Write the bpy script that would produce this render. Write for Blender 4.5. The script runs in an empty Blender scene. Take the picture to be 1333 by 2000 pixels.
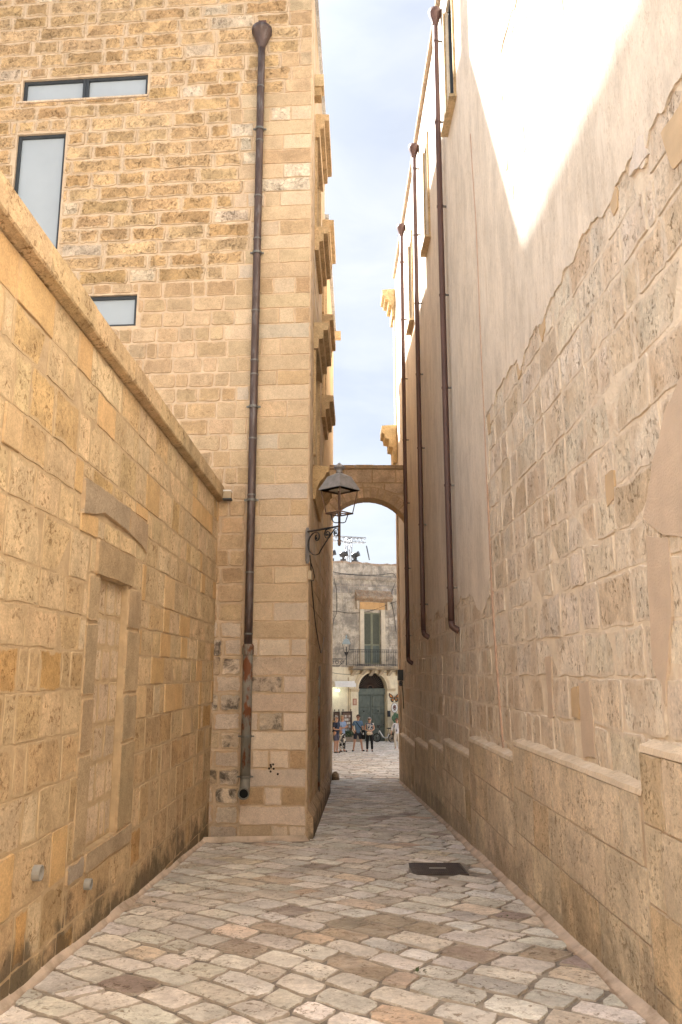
import bpy, bmesh, math, random
from math import pi, sin, cos, tan, atan, atan2, radians, sqrt
from mathutils import Vector, Matrix, noise
from mathutils.geometry import tessellate_polygon
R = random.Random(7)
scene = bpy.context.scene
COL = scene.collection

# ------------------------------------------------------------------ camera, sky, sun, exposure
F_PX, CAM_H, SLOPE = 1556.0, 1.6, 0.055
PITCH = atan(312 / F_PX)
cd = bpy.data.cameras.new('camera')
cam = bpy.data.objects.new('camera', cd)
COL.objects.link(cam)
cam.location = (0, 0, CAM_H)
cam.rotation_euler = (pi / 2 + PITCH, 0, 0)
cd.sensor_width = 36; cd.lens = F_PX / 2000 * 36
cd.clip_start = 0.05; cd.clip_end = 2000
scene.camera = cam

SUN_DIR = Vector((-1.0, 0.8, 1.3)).normalized()        # towards the sun
sun_el = math.asin(SUN_DIR.z)
world = bpy.data.worlds.new('World'); scene.world = world
world.use_nodes = True
nt = world.node_tree; nt.nodes.clear()
N = nt.nodes.new
out = N('ShaderNodeOutputWorld'); bg = N('ShaderNodeBackground'); sky = N('ShaderNodeTexSky')
sky.sky_type = 'NISHITA'; sky.sun_disc = False
sky.sun_elevation = sun_el; sky.sun_rotation = atan2(SUN_DIR.x, SUN_DIR.y)
sky.air_density = 1.0; sky.dust_density = 2.5; sky.ozone_density = 1.0; sky.altitude = 50
tc = N('ShaderNodeTexCoord'); mp = N('ShaderNodeMapping'); mp.inputs['Scale'].default_value = (1.6, 1.6, 4.2)
mp.inputs['Location'].default_value = (0.35, 0.2, 0.1)
nz = N('ShaderNodeTexNoise'); nz.inputs['Scale'].default_value = 2.2; nz.inputs['Detail'].default_value = 7
nz.inputs['Roughness'].default_value = 0.55; nz.inputs['Distortion'].default_value = 0.35
rp = N('ShaderNodeValToRGB'); rp.color_ramp.elements[0].position = 0.36; rp.color_ramp.elements[1].position = 0.68
rp.color_ramp.elements[0].color = (1.46, 1.57, 1.76, 1); rp.color_ramp.elements[1].color = (2.0, 2.03, 2.1, 1)     # blue gaps and thin white veil
mx = N('ShaderNodeMix'); mx.data_type = 'RGBA'; mx.inputs[0].default_value = 0.88
L = nt.links.new
L(tc.outputs['Generated'], mp.inputs[0]); L(mp.outputs[0], nz.inputs['Vector']); L(nz.outputs['Fac'], rp.inputs[0])
# the veil scatters forward: a broad aureole round the sun, as thin high cloud has
dt = N('ShaderNodeVectorMath'); dt.operation = 'DOT_PRODUCT'; dt.inputs[1].default_value = SUN_DIR
nv = N('ShaderNodeVectorMath'); nv.operation = 'NORMALIZE'; L(tc.outputs['Generated'], nv.inputs[0]); L(nv.outputs[0], dt.inputs[0])
m1 = N('ShaderNodeMath'); m1.operation = 'MAXIMUM'; m1.inputs[1].default_value = 0.0; L(dt.outputs['Value'], m1.inputs[0])
m2 = N('ShaderNodeMath'); m2.operation = 'POWER'; m2.inputs[1].default_value = 20; L(m1.outputs[0], m2.inputs[0])
m3 = N('ShaderNodeMath'); m3.operation = 'MULTIPLY_ADD'; m3.inputs[1].default_value = 15.0; m3.inputs[2].default_value = 1.0; L(m2.outputs[0], m3.inputs[0])
vm = N('ShaderNodeVectorMath'); vm.operation = 'SCALE'; L(rp.outputs[0], vm.inputs[0]); L(m3.outputs[0], vm.inputs['Scale'])
L(sky.outputs[0], mx.inputs[6]); L(vm.outputs[0], mx.inputs[7]); L(mx.outputs[2], bg.inputs['Color'])
bg.inputs['Strength'].default_value = 0.055
L(bg.outputs[0], out.inputs['Surface'])

sl = bpy.data.lights.new('sun', 'SUN'); sl.energy = 3.5; sl.angle = radians(1.5); sl.color = (1.0, 0.985, 0.955)
sun = bpy.data.objects.new('sun', sl); COL.objects.link(sun)
sun.rotation_euler = SUN_DIR.to_track_quat('Z', 'Y').to_euler()
scene.view_settings.view_transform = 'Standard'
scene.view_settings.look = 'None'
scene.view_settings.gamma = 1.0
scene.view_settings.use_curve_mapping = False
scene.view_settings.exposure = 3.05
scene.render.engine = 'CYCLES'
scene.cycles.max_bounces = 12; scene.cycles.diffuse_bounces = 8
scene.cycles.caustics_reflective = False; scene.cycles.caustics_refractive = False
scene.cycles.use_denoising = True

# ------------------------------------------------------------------ measuring helpers (photo pixel -> point on a real plane)
def ray(u, v):
    x = (u - 666.5) / F_PX; y = -(v - 1000) / F_PX
    return Vector((x, cos(PITCH) - y * sin(PITCH), sin(PITCH) + y * cos(PITCH)))
EYE = Vector((0, 0, CAM_H))
def hit(u, v, p, n):
    d = ray(u, v); return EYE + d * ((Vector(p) - EYE).dot(n) / d.dot(n))
def gz(y):
    return -SLOPE * y if y < 60 else -SLOPE * 60
def project(p):
    d = p - EYE
    fw = d.y * cos(PITCH) + d.z * sin(PITCH); up = -d.y * sin(PITCH) + d.z * cos(PITCH)
    if fw <= 0.1: return None
    return 666.5 + F_PX * d.x / fw, 1000 - F_PX * up / fw, fw

# ------------------------------------------------------------------ object helpers
def props(o, label=None, cat=None, group=None, kind=None):
    if label: o['label'] = label
    if cat: o['category'] = cat
    if group: o['group'] = group
    if kind: o['kind'] = kind
    return o
def thing(name, label, cat, loc=(0, 0, 0), rz=0.0, group=None, kind=None):
    o = bpy.data.objects.new(name, None); COL.objects.link(o)
    o.location = loc; o.rotation_euler = (0, 0, rz); o.empty_display_size = 0.2
    return props(o, label, cat, group, kind)

class MB:
    """collects shapes; build() links them as one mesh object"""
    def __init__(s): s.v = []; s.f = []; s.c = []; s.m = []; s.sm = []
    def add(s, verts, faces, tint=(0.5, 0.5, 0.5, 0.0), mat=0, smooth=False):
        b = len(s.v); s.v += [Vector(p) for p in verts]
        if tint and isinstance(tint[0], (tuple, list)): s.c += list(tint)
        else: s.c += [tint] * len(verts)
        for f in faces: s.f.append([b + i for i in f]); s.m.append(mat); s.sm.append(smooth)
        return s
    def box(s, a, b, M=None, **k):
        (x0, y0, z0), (x1, y1, z1) = a, b
        vs = [Vector(p) for p in ((x0,y0,z0),(x1,y0,z0),(x1,y1,z0),(x0,y1,z0),(x0,y0,z1),(x1,y0,z1),(x1,y1,z1),(x0,y1,z1))]
        if M is not None: vs = [M @ p for p in vs]
        return s.add(vs, [(0,3,2,1),(4,5,6,7),(0,1,5,4),(1,2,6,5),(2,3,7,6),(3,0,4,7)], **k)
    def tube(s, path, r, n=8, cap=True, **k):
        path = [Vector(p) for p in path]; rs = r if isinstance(r, (list, tuple)) else [r] * len(path)
        rings = []; up = None
        for i, p in enumerate(path):
            t = (path[min(i + 1, len(path) - 1)] - path[max(i - 1, 0)])
            if t.length < 1e-9: t = Vector((0, 0, 1))
            t.normalize()
            if up is None: up = t.orthogonal().normalized()
            else:
                up = up - t * up.dot(t)
                up = up.normalized() if up.length > 1e-6 else t.orthogonal().normalized()
            bt = t.cross(up)
            rings.append([p + (up * cos(2*pi*j/n) + bt * sin(2*pi*j/n)) * rs[i] for j in range(n)])
        vs = [q for ring in rings for q in ring]; fs = []
        for i in range(len(path) - 1):
            for j in range(n):
                a = i*n+j; b = i*n+(j+1) % n; fs.append((a, b, b+n, a+n))
        if cap: fs.append(tuple(range(n-1, -1, -1))); fs.append(tuple((len(path)-1)*n+j for j in range(n)))
        k.setdefault('smooth', True)
        return s.add(vs, fs, **k)
    def lathe(s, prof, n=12, M=None, ang=0.0, cap=True, **k):
        vs = []; fs = []
        for r, z in prof:
            for j in range(n):
                a = ang + 2*pi*j/n; vs.append(Vector((r*cos(a), r*sin(a), z)))
        if M is not None: vs = [M @ p for p in vs]
        for i in range(len(prof)-1):
            for j in range(n):
                a = i*n+j; b = i*n+(j+1) % n; fs.append((a, b, b+n, a+n))
        if cap: fs.append(tuple(range(n-1, -1, -1))); fs.append(tuple((len(prof)-1)*n+j for j in range(n)))
        return s.add(vs, fs, **k)
    def build(s, name, mat, loc=None, kind=None, label=None):
        me = bpy.data.meshes.new(name)
        base = Vector(loc) if loc is not None else Vector((0, 0, 0))
        me.from_pydata([tuple(p - base) for p in s.v], [], s.f)
        for m in (mat if isinstance(mat, (list, tuple)) else [mat]): me.materials.append(m)
        me.polygons.foreach_set('material_index', s.m); me.polygons.foreach_set('use_smooth', s.sm)
        at = me.attributes.new('tint', 'FLOAT_COLOR', 'POINT')
        at.data.foreach_set('color', [x for c in s.c for x in c])
        me.update()
        o = bpy.data.objects.new(name, me); COL.objects.link(o); o.location = base
        if kind: o['kind'] = kind
        if label: o['label'] = label
        return o
def lbuild(mb, name, mat, parent=None, kind=None, label=None):
    """mesh given in the parent's own coordinates"""
    o = mb.build(name, mat, None, kind, label); o.parent = parent; return o
def copy_tree(o, parent=None):
    c = o.copy(); COL.objects.link(c)
    if parent is not None: c.parent = parent
    for ch in o.children: copy_tree(ch, c)
    return c

# things built in world coordinates keep their Empty at the base; sub[] = child offset
def wbuild(mb, name, mat, parent, loc=None, kind=None, label=None):
    """mesh given in world coordinates, linked under a thing (or a part of a thing)"""
    c = Vector(loc) if loc is not None else sum(mb.v, Vector((0, 0, 0))) / max(1, len(mb.v))
    o = mb.build(name, mat, c, kind, label)
    if parent is not None:
        chain = Vector((0, 0, 0)); p = parent
        while p is not None: chain += Vector(p.location); p = p.parent
        o.parent = parent; o.location = c - chain
    return o

# ------------------------------------------------------------------ materials
def new_mat(name):
    m = bpy.data.materials.new(name); m.use_nodes = True
    n = m.node_tree; b = n.nodes['Principled BSDF']
    return m, n, b
def plain(name, col, rough=0.6, metal=0.0, mottle=0.12, scale=9.0, bump=0.0, bscale=60.0, dirt=None, dirt_scale=3.0, dirt_lo=0.55, dirt_hi=0.7, stretch=(1, 1, 1), spec=0.4):
    m, n, b = new_mat(name); nn = n.nodes.new; l = n.links.new
    geo = nn('ShaderNodeNewGeometry'); mpn = nn('ShaderNodeMapping'); mpn.inputs['Scale'].default_value = stretch
    l(geo.outputs['Position'], mpn.inputs[0])
    t = nn('ShaderNodeTexNoise'); t.inputs['Scale'].default_value = scale; t.inputs['Detail'].default_value = 5
    l(mpn.outputs[0], t.inputs['Vector'])
    r = nn('ShaderNodeMapRange'); r.inputs[1].default_value = 0.3; r.inputs[2].default_value = 0.7
    r.inputs[3].default_value = 1 - mottle; r.inputs[4].default_value = 1 + mottle; l(t.outputs['Fac'], r.inputs[0])
    mul = nn('ShaderNodeMix'); mul.data_type = 'RGBA'; mul.blend_type = 'MULTIPLY'; mul.inputs[0].default_value = 1
    mul.inputs[6].default_value = (*col, 1); l(r.outputs[0], mul.inputs[7])
    res = mul.outputs[2]
    if dirt:
        t2 = nn('ShaderNodeTexNoise'); t2.inputs['Scale'].default_value = dirt_scale; t2.inputs['Detail'].default_value = 8; t2.inputs['Roughness'].default_value = 0.65
        l(mpn.outputs[0], t2.inputs['Vector'])
        r2 = nn('ShaderNodeMapRange'); r2.inputs[1].default_value = dirt_lo; r2.inputs[2].default_value = dirt_hi; l(t2.outputs['Fac'], r2.inputs[0])
        mm = nn('ShaderNodeMix'); mm.data_type = 'RGBA'; l(r2.outputs[0], mm.inputs[0]); l(res, mm.inputs[6]); mm.inputs[7].default_value = (*dirt, 1)
        res = mm.outputs[2]
    l(res, b.inputs['Base Color'])
    b.inputs['Roughness'].default_value = rough; b.inputs['Metallic'].default_value = metal
    b.inputs['Specular IOR Level'].default_value = spec
    if bump:
        t3 = nn('ShaderNodeTexNoise'); t3.inputs['Scale'].default_value = bscale; t3.inputs['Detail'].default_value = 6; l(geo.outputs['Position'], t3.inputs['Vector'])
        bp = nn('ShaderNodeBump'); bp.inputs['Strength'].default_value = bump; bp.inputs['Distance'].default_value = 0.02
        l(t3.outputs['Fac'], bp.inputs['Height']); l(bp.outputs[0], b.inputs['Normal'])
    return m

def stone_mat(name, mortar=(0.56, 0.42, 0.28), smear=0.5, pits=0.5, pit_scale=38, pit_col=0.45, mottle=0.18, blotch=None, blotch_amt=0.0, bump=0.5, rough=0.9,
              damp=0.0, blotch_scale=7, grain=0.2, stretch=(1, 1, 1), streak=0.0, pale=None, pale_amt=0.0, damp_top=0.55):
    m, n, b = new_mat(name); nn = n.nodes.new; l = n.links.new
    def math_(op, a=None, bb=None, cl=False):
        q = nn('ShaderNodeMath'); q.operation = op; q.use_clamp = cl
        for i, x in enumerate((a, bb)):
            if x is None: continue
            if isinstance(x, (int, float)): q.inputs[i].default_value = x
            else: l(x, q.inputs[i])
        return q.outputs[0]
    def noise_(scale, detail=5, rough_=0.55, dist=0.0, vec=None):
        t = nn('ShaderNodeTexNoise'); t.inputs['Scale'].default_value = scale; t.inputs['Detail'].default_value = detail
        t.inputs['Roughness'].default_value = rough_; t.inputs['Distortion'].default_value = dist
        l(vec or mpn.outputs[0], t.inputs['Vector']); return t.outputs['Fac']
    def rng(x, a, c, lo=0.0, hi=1.0):
        r = nn('ShaderNodeMapRange'); r.interpolation_type = 'SMOOTHSTEP'
        for i, q in enumerate((a, c, lo, hi)): r.inputs[i + 1].default_value = q
        l(x, r.inputs[0]); return r.outputs[0]
    def mixc(fac, a, c, blend='MIX'):
        q = nn('ShaderNodeMix'); q.data_type = 'RGBA'; q.blend_type = blend
        for i, x in ((0, fac), (6, a), (7, c)):
            if isinstance(x, (int, float)): q.inputs[i].default_value = x
            elif isinstance(x, tuple): q.inputs[i].default_value = (*x[:3], 1)
            else: l(x, q.inputs[i])
        return q.outputs[2]
    geo = nn('ShaderNodeNewGeometry'); mpn = nn('ShaderNodeMapping'); mpn.inputs['Scale'].default_value = stretch
    l(geo.outputs['Position'], mpn.inputs[0])
    at = nn('ShaderNodeAttribute'); at.attribute_name = 'tint'
    n1 = noise_(3.2, 6); n2 = noise_(19, 6, 0.65, 0.4)
    col = mixc(1.0, at.outputs['Color'], rng(n1, 0.3, 0.7, 1 - mottle, 1 + mottle), 'MULTIPLY')
    col = mixc(1.0, col, rng(n2, 0.3, 0.72, 1 - mottle * 0.8, 1 + mottle * 0.7), 'MULTIPLY')
    n3 = noise_(70, 5, 0.8)
    col = mixc(1.0, col, rng(n3, 0.28, 0.72, 1 - grain, 1 + grain), 'MULTIPLY')
    if pale_amt:
        col = mixc(math_('MULTIPLY', rng(noise_(2.3, 8, 0.7, 0.6), 0.5, 0.68), pale_amt), col, pale)
    # pits: small dark holes gathered in patches
    pn = noise_(pit_scale, 4, 0.6, 0.8); gate = rng(noise_(5.5, 4), 0.36, 0.62)
    pit = math_('MULTIPLY', rng(pn, 0.55, 0.62), gate)
    pn2 = noise_(pit_scale * 0.42, 5, 0.7, 1.2)
    pit = math_('MAXIMUM', pit, math_('MULTIPLY', rng(pn2, 0.585, 0.65), gate))
    pitf = math_('MULTIPLY', pit, pits, True)
    dark = mixc(1.0, col, (pit_col, pit_col * 0.86, pit_col * 0.7), 'MULTIPLY')
    col = mixc(pitf, col, dark)
    if streak:
        sv = nn('ShaderNodeMapping'); sv.inputs['Scale'].default_value = (9, 9, 0.7); l(geo.outputs['Position'], sv.inputs[0])
        col = mixc(math_('MULTIPLY', rng(noise_(1.0, 5, 0.6, 0, sv.outputs[0]), 0.52, 0.72), streak), col, mixc(1.0, col, (0.62, 0.55, 0.46), 'MULTIPLY'))
    if blotch_amt:
        col = mixc(math_('MULTIPLY', rng(noise_(blotch_scale, 7, 0.68, 0.5), 0.44, 0.62), blotch_amt), col, blotch)
    if smear:
        sf = math_('ADD', math_('MULTIPLY', at.outputs['Alpha'], 0.55), noise_(6.5, 6, 0.65, 0.5))
        sfac = math_('MULTIPLY', rng(sf, 0.86 - 0.30 * smear, 0.98 - 0.26 * smear), 0.92)
        mcol = mixc(1.0, mortar, rng(n2, 0.3, 0.7, 0.9, 1.08), 'MULTIPLY')
        col = mixc(sfac, col, mcol)
    else: sfac = None
    if damp:                                   # black lichen and damp growing up from the foot of the wall
        sep = nn('ShaderNodeSeparateXYZ'); l(geo.outputs['Position'], sep.inputs[0])
        hgt = math_('ADD', sep.outputs[2], math_('MULTIPLY', sep.outputs[1], SLOPE))
        dv = math_('SUBTRACT', noise_(2.6, 8, 0.7, 0.3), math_('MULTIPLY', hgt, 0.42 / damp_top))
        col = mixc(math_('MULTIPLY', rng(dv, 0.26, 0.46), damp), col, (0.055, 0.048, 0.038))
    l(col, b.inputs['Base Color'])
    b.inputs['Roughness'].default_value = rough; b.inputs['Specular IOR Level'].default_value = 0.25
    hgt_ = math_('SUBTRACT', math_('ADD', math_('MULTIPLY', n2, 0.7), math_('MULTIPLY', n3, 0.5)), math_('MULTIPLY', pit, 0.55 + 0.5 * pits))
    bp = nn('ShaderNodeBump'); bp.inputs['Strength'].default_value = bump; bp.inputs['Distance'].default_value = 0.025
    l(hgt_, bp.inputs['Height']); l(bp.outputs[0], b.inputs['Normal'])
    return m

MORTAR = (0.57, 0.445, 0.32)
M = {}
M['mortar'] = plain('lime_mortar', MORTAR, 0.95, mottle=0.14, scale=7, bump=0.5, bscale=50, dirt=(0.42, 0.31, 0.2), dirt_scale=5, dirt_lo=0.55, dirt_hi=0.75)
M['mortar_pink'] = plain('pink_mortar', (0.74, 0.64, 0.51), 0.95, mottle=0.12, scale=6, bump=0.6, bscale=45, dirt=(0.60, 0.47, 0.35), dirt_scale=4, dirt_lo=0.52, dirt_hi=0.72)
M['mortar_tan'] = plain('tan_mortar', (0.48, 0.36, 0.225), 0.95, mottle=0.16, scale=7, bump=0.5, bscale=50, dirt=(0.42, 0.31, 0.19), dirt_scale=4, dirt_lo=0.5, dirt_hi=0.7)
M['rough'] = stone_mat('rough_golden_stone', mortar=(0.60, 0.46, 0.315), smear=0.78, pits=0.75, pit_scale=36, pit_col=0.46, mottle=0.24, bump=0.9)
M['brown'] = stone_mat('brown_coursed_stone', mortar=(0.57, 0.42, 0.28), smear=0.42, pits=0.55, pit_scale=55, pit_col=0.6, mottle=0.13, bump=0.6)
M['ashlar'] = stone_mat('smooth_ashlar', mortar=(0.60, 0.45, 0.30), smear=0.22, pits=0.35, pit_scale=48, pit_col=0.6, mottle=0.09, bump=0.3)
M['stained'] = stone_mat('black_stained_stone', mortar=(0.52, 0.40, 0.27), smear=0.35, pits=0.5, pit_scale=50, pit_col=0.5, mottle=0.15, blotch=(0.085, 0.07, 0.056), blotch_amt=0.92, blotch_scale=4.0, bump=0.6)
M['yard'] = stone_mat('yard_wall_stone', mortar=(0.51, 0.385, 0.24), smear=0.55, pits=0.95, pit_scale=27, pit_col=0.50, mottle=0.16, bump=0.42, damp=0.75, damp_top=0.62)
M['yard_smooth'] = stone_mat('yard_wall_smooth_stone', mortar=(0.50, 0.35, 0.20), smear=0.1, pits=0.1, pit_scale=40, pit_col=0.6, mottle=0.1, bump=0.15, damp=0.5, damp_top=0.5)
M['yard_grey'] = stone_mat('grey_hard_stone', mortar=(0.5, 0.36, 0.22), smear=0.12, pits=0.6, pit_scale=80, pit_col=0.5, mottle=0.12, bump=0.5, damp=0.4)
M['weathered'] = stone_mat('weathered_pink_stone', mortar=(0.73, 0.63, 0.515), smear=0.7, pits=0.95, pit_scale=30, pit_col=0.46, mottle=0.15, bump=0.7, blotch=(0.58, 0.44, 0.30), blotch_amt=0.55, blotch_scale=2.1, stretch=(1, 1, 0.62), pale=(0.76, 0.67, 0.56), pale_amt=0.6, streak=0.25)
M['plinth'] = stone_mat('plinth_stone', mortar=(0.66, 0.55, 0.42), smear=0.15, pits=0.9, pit_scale=34, pit_col=0.5, mottle=0.16, bump=0.7, damp=0.35, damp_top=0.8, streak=0.3, blotch=(0.52, 0.42, 0.30), blotch_amt=0.35, blotch_scale=1.3)
M['carved'] = stone_mat('carved_cornice_stone', smear=0.0, pits=0.6, pit_scale=32, pit_col=0.5, mottle=0.18, bump=0.45, streak=0.5)
M['arch'] = stone_mat('arch_stone', mortar=(0.5, 0.36, 0.22), smear=0.3, pits=0.5, pit_scale=45, pit_col=0.5, mottle=0.15, bump=0.5, blotch=(0.30, 0.21, 0.13), blotch_amt=0.4, blotch_scale=2)
M['paving'] = stone_mat('paving_stone', mortar=(0.46, 0.40, 0.34), smear=0.10, pits=0.9, pit_scale=24, pit_col=0.42, mottle=0.19, grain=0.14, bump=0.4, rough=0.62, pale=(0.74, 0.68, 0.62), pale_amt=0.45)
M['joint'] = plain('paving_joint', (0.25, 0.22, 0.19), 0.95, mottle=0.3, scale=14, bump=0.6, bscale=70, dirt=(0.40, 0.35, 0.29), dirt_scale=2.2, dirt_lo=0.5, dirt_hi=0.7)
M['fillet'] = plain('cement_fillet', (0.60, 0.49, 0.40), 0.95, mottle=0.2, scale=6, bump=0.5, bscale=60, dirt=(0.36, 0.28, 0.21), dirt_scale=3.5, dirt_lo=0.5, dirt_hi=0.7)
M['plaster'] = stone_mat('pink_plaster', smear=0.0, pits=0.4, pit_scale=60, pit_col=0.62, mottle=0.10, grain=0.09, bump=0.25, stretch=(1, 1, 0.4), streak=0.3, pale=(0.78, 0.705, 0.615), pale_amt=0.8)
M['plaster_tan'] = plain('tan_render_patch', (0.56, 0.42, 0.27), 0.95, mottle=0.1, scale=6, bump=0.25, bscale=80)
M['cement'] = plain('grey_cement_patch', (0.56, 0.45, 0.35), 0.95, mottle=0.1, scale=5, bump=0.35, bscale=70)
M['ochre_plaster'] = plain('ochre_plaster', (0.60, 0.44, 0.25), 0.95, mottle=0.1, scale=3, bump=0.2, bscale=60, stretch=(1, 1, 0.4), dirt=(0.42, 0.29, 0.16), dirt_scale=1.2, dirt_lo=0.5, dirt_hi=0.72)
M['frame_dark'] = plain('anthracite_frame', (0.035, 0.042, 0.05), 0.45, mottle=0.06)
M['frosted'] = plain('frosted_glass', (0.36, 0.41, 0.46), 0.12, mottle=0.04, scale=1.5, spec=0.6)
M['glass_dark'] = plain('dark_window_glass', (0.05, 0.06, 0.07), 0.08, mottle=0.05, spec=0.8)
M['pipe'] = plain('weathered_copper_pipe', (0.085, 0.058, 0.052), 0.48, metal=0.35, mottle=0.25, scale=5, stretch=(3, 3, 0.6), dirt=(0.17, 0.16, 0.16), dirt_scale=6, dirt_lo=0.52, dirt_hi=0.75, bump=0.1)
M['pipe_red'] = plain('painted_brown_pipe', (0.105, 0.058, 0.05), 0.5, metal=0.1, mottle=0.14, scale=4, stretch=(3, 3, 0.5), dirt=(0.22, 0.17, 0.15), dirt_scale=7, dirt_lo=0.66, dirt_hi=0.74)
M['clamp'] = plain('grey_pipe_joint', (0.17, 0.17, 0.16), 0.5, metal=0.5, mottle=0.25, scale=20)
M['iron_rusty'] = plain('grey_painted_rusty_iron', (0.20, 0.19, 0.165), 0.65, metal=0.1, mottle=0.2, scale=8, dirt=(0.15, 0.052, 0.018), dirt_scale=6, dirt_lo=0.49, dirt_hi=0.56, stretch=(1, 1, 0.45), bump=0.2)
M['hole_shade'] = plain('hole_shade_dark', (0.03, 0.02, 0.014), 0.95)
M['black'] = plain('black_void', (0.006, 0.006, 0.006), 0.9)
M['wrought'] = plain('dark_wrought_iron', (0.035, 0.034, 0.038), 0.45, metal=0.4, mottle=0.2, scale=30)
M['lamp_roof'] = plain('grey_lamp_zinc', (0.22, 0.21, 0.21), 0.5, metal=0.1, mottle=0.2, scale=14, dirt=(0.05, 0.035, 0.025), dirt_scale=9, dirt_lo=0.6, dirt_hi=0.7)
M['lamp_rust'] = plain('rusty_lamp_iron', (0.14, 0.085, 0.06), 0.6, metal=0.3, mottle=0.25, scale=22)
M['lamp_white'] = plain('lamp_reflector', (0.55, 0.5, 0.42), 0.6)
M['cast'] = plain('cast_iron_cover', (0.085, 0.068, 0.062), 0.6, metal=0.2, mottle=0.3, scale=12, bump=0.2)
M['steel'] = plain('pale_steel', (0.45, 0.43, 0.40), 0.5, metal=0.4)
M['pvc'] = plain('grey_plastic_pipe', (0.30, 0.29, 0.27), 0.5)
M['cable'] = plain('black_cable', (0.025, 0.022, 0.02), 0.6)
M['cable_box'] = plain('beige_junction_box', (0.42, 0.33, 0.22), 0.6)
M['plaster_far'] = plain('cream_plaster', (0.72, 0.66, 0.57), 0.95, mottle=0.08, scale=2)
M['shutter'] = plain('grey_green_shutter', (0.13, 0.145, 0.105), 0.7, mottle=0.15, scale=8)
M['white'] = plain('white_paint', (0.75, 0.74, 0.72), 0.5, mottle=0.05)

def tint(c, j=0.06, a=0.0):
    k = 1 + R.uniform(-j, j) * 1.6
    return (c[0]*k*(1+R.uniform(-j, j)*0.4), c[1]*k*1.03, c[2]*k*1.13*(1+R.uniform(-j, j)*0.5), a)
def pick(pal):
    x = R.random() * sum(w for w, _ in pal)
    for w, c in pal:
        x -= w
        if x <= 0: return c
    return pal[-1][1]

# ------------------------------------------------------------------ walls and stones
class Wall:
    """vertical wall frame: s along, t up, h out of the face"""
    def __init__(w, p, d, n):
        w.p = Vector((p[0], p[1], 0)); w.d = Vector((d[0], d[1], 0)).normalized(); w.n = Vector((n[0], n[1], 0))
        w.n = (w.n - w.d * w.n.dot(w.d)).normalized()
    def P(w, s, t, h=0.0): return w.p + w.d * s + w.n * h + Vector((0, 0, t))
    def st(w, u, v, h=0.0):
        q = hit(u, v, w.p + w.n * h, w.n); return (q - w.p).dot(w.d), q.z
    def ground(w, s): return gz((w.p + w.d * s).y)

def outline(rect, n_extra, jit, rnd, rng_=R):
    """irregular outline of a stone in (s,t): corners cut, edge points jittered"""
    s0, s1, t0, t1 = rect; w = s1 - s0; h = t1 - t0
    c = min(rnd, w * 0.3, h * 0.3)
    pts = []
    def e(ax, ay, bx, by, n):
        for i in range(n):
            f = i / n; pts.append((ax + (bx - ax) * f, ay + (by - ay) * f))
    nl = max(1, min(4, int(round(n_extra * w / (w + h) * 2))))
    nv = 1 if h < 0.6 * w else 2
    e(s0 + c, t0, s1 - c, t0, nl); e(s1 - c, t0, s1, t0 + c, 1); e(s1, t0 + c, s1, t1 - c, nv); e(s1, t1 - c, s1 - c, t1, 1)
    e(s1 - c, t1, s0 + c, t1, nl); e(s0 + c, t1, s0, t1 - c, 1); e(s0, t1 - c, s0, t0 + c, nv); e(s0, t0 + c, s0 + c, t0, 1)
    return [(x + rng_.uniform(-jit, jit), y + rng_.uniform(-jit, jit)) for x, y in pts]

def stone_into(mb, mapf, pts, depth, col, bev=0.012, mid=0.05, tilt=0.0, mat=0, back=0.0, dome=0.0):
    n = len(pts); cx = sum(p[0] for p in pts) / n; cy = sum(p[1] for p in pts) / n
    ta, tb = R.uniform(-tilt, tilt), R.uniform(-tilt, tilt)
    def ins(p, a):
        dx, dy = cx - p[0], cy - p[1]; L_ = max(1e-6, sqrt(dx*dx + dy*dy))
        k = min(0.45, a / L_ * 1.2); return (p[0] + dx * k, p[1] + dy * k)
    def hh(p, base): return base + ta * (p[0] - cx) + tb * (p[1] - cy)
    r0 = [mapf(p[0], p[1], back) for p in pts]
    r1 = [mapf(*q, hh(q, depth) - 0.15 * depth * 0) for q in (ins(p, bev) for p in pts)]
    r2 = [mapf(*q, hh(q, depth + dome)) for q in (ins(p, mid) for p in pts)]
    fs = []
    for k in range(2):
        for i in range(n):
            j = (i + 1) % n; fs.append((k*n+i, k*n+j, k*n+n+j, k*n+n+i))
    fs.append(tuple(range(2*n, 3*n)))
    c3 = col[:3]
    cols = [(*c3, 1.0)] * n + [(*c3, 0.75)] * n + [(*c3, 0.0)] * n
    mb.add(r0 + r1 + r2, fs, tint=cols, mat=mat)

def subtract(rects, ex, keep=0.05):
    res = []
    for (a0, a1, b0, b1) in rects:
        e0, e1, f0, f1 = ex
        if e1 <= a0 or e0 >= a1 or f1 <= b0 or f0 >= b1: res.append((a0, a1, b0, b1)); continue
        if e0 - a0 > keep: res.append((a0, e0, b0, b1))
        if a1 - e1 > keep: res.append((e1, a1, b0, b1))
        m0, m1 = max(a0, e0), min(a1, e1)
        if f0 - b0 > keep and m1 - m0 > keep: res.append((m0, m1, b0, f0))
        if b1 - f1 > keep and m1 - m0 > keep: res.append((m0, m1, f1, b1))
    return res

def courses(s0, s1, t0, t1, hs, ls, rng_, excl=(), lean=0.0):
    out_ = []; t = t0
    while t < t1 - 0.03:
        h = rng_.uniform(*hs)
        if t + h > t1 - 0.08: h = t1 - t
        s = s0 - rng_.uniform(0, ls[1])
        while s < s1:
            w = rng_.uniform(*ls)
            if rng_.random() < 0.12: w *= 0.5
            a, b = max(s, s0), min(s + w, s1)
            if s1 - b < 0.1: b = s1
            if b - a > 0.05:
                q = [(a, b, t, t + h)]
                for e in excl: q = subtract(q, e)
                out_ += q
            s = s + w if b < s1 else s1 + 1
        t += h
    return out_

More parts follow.
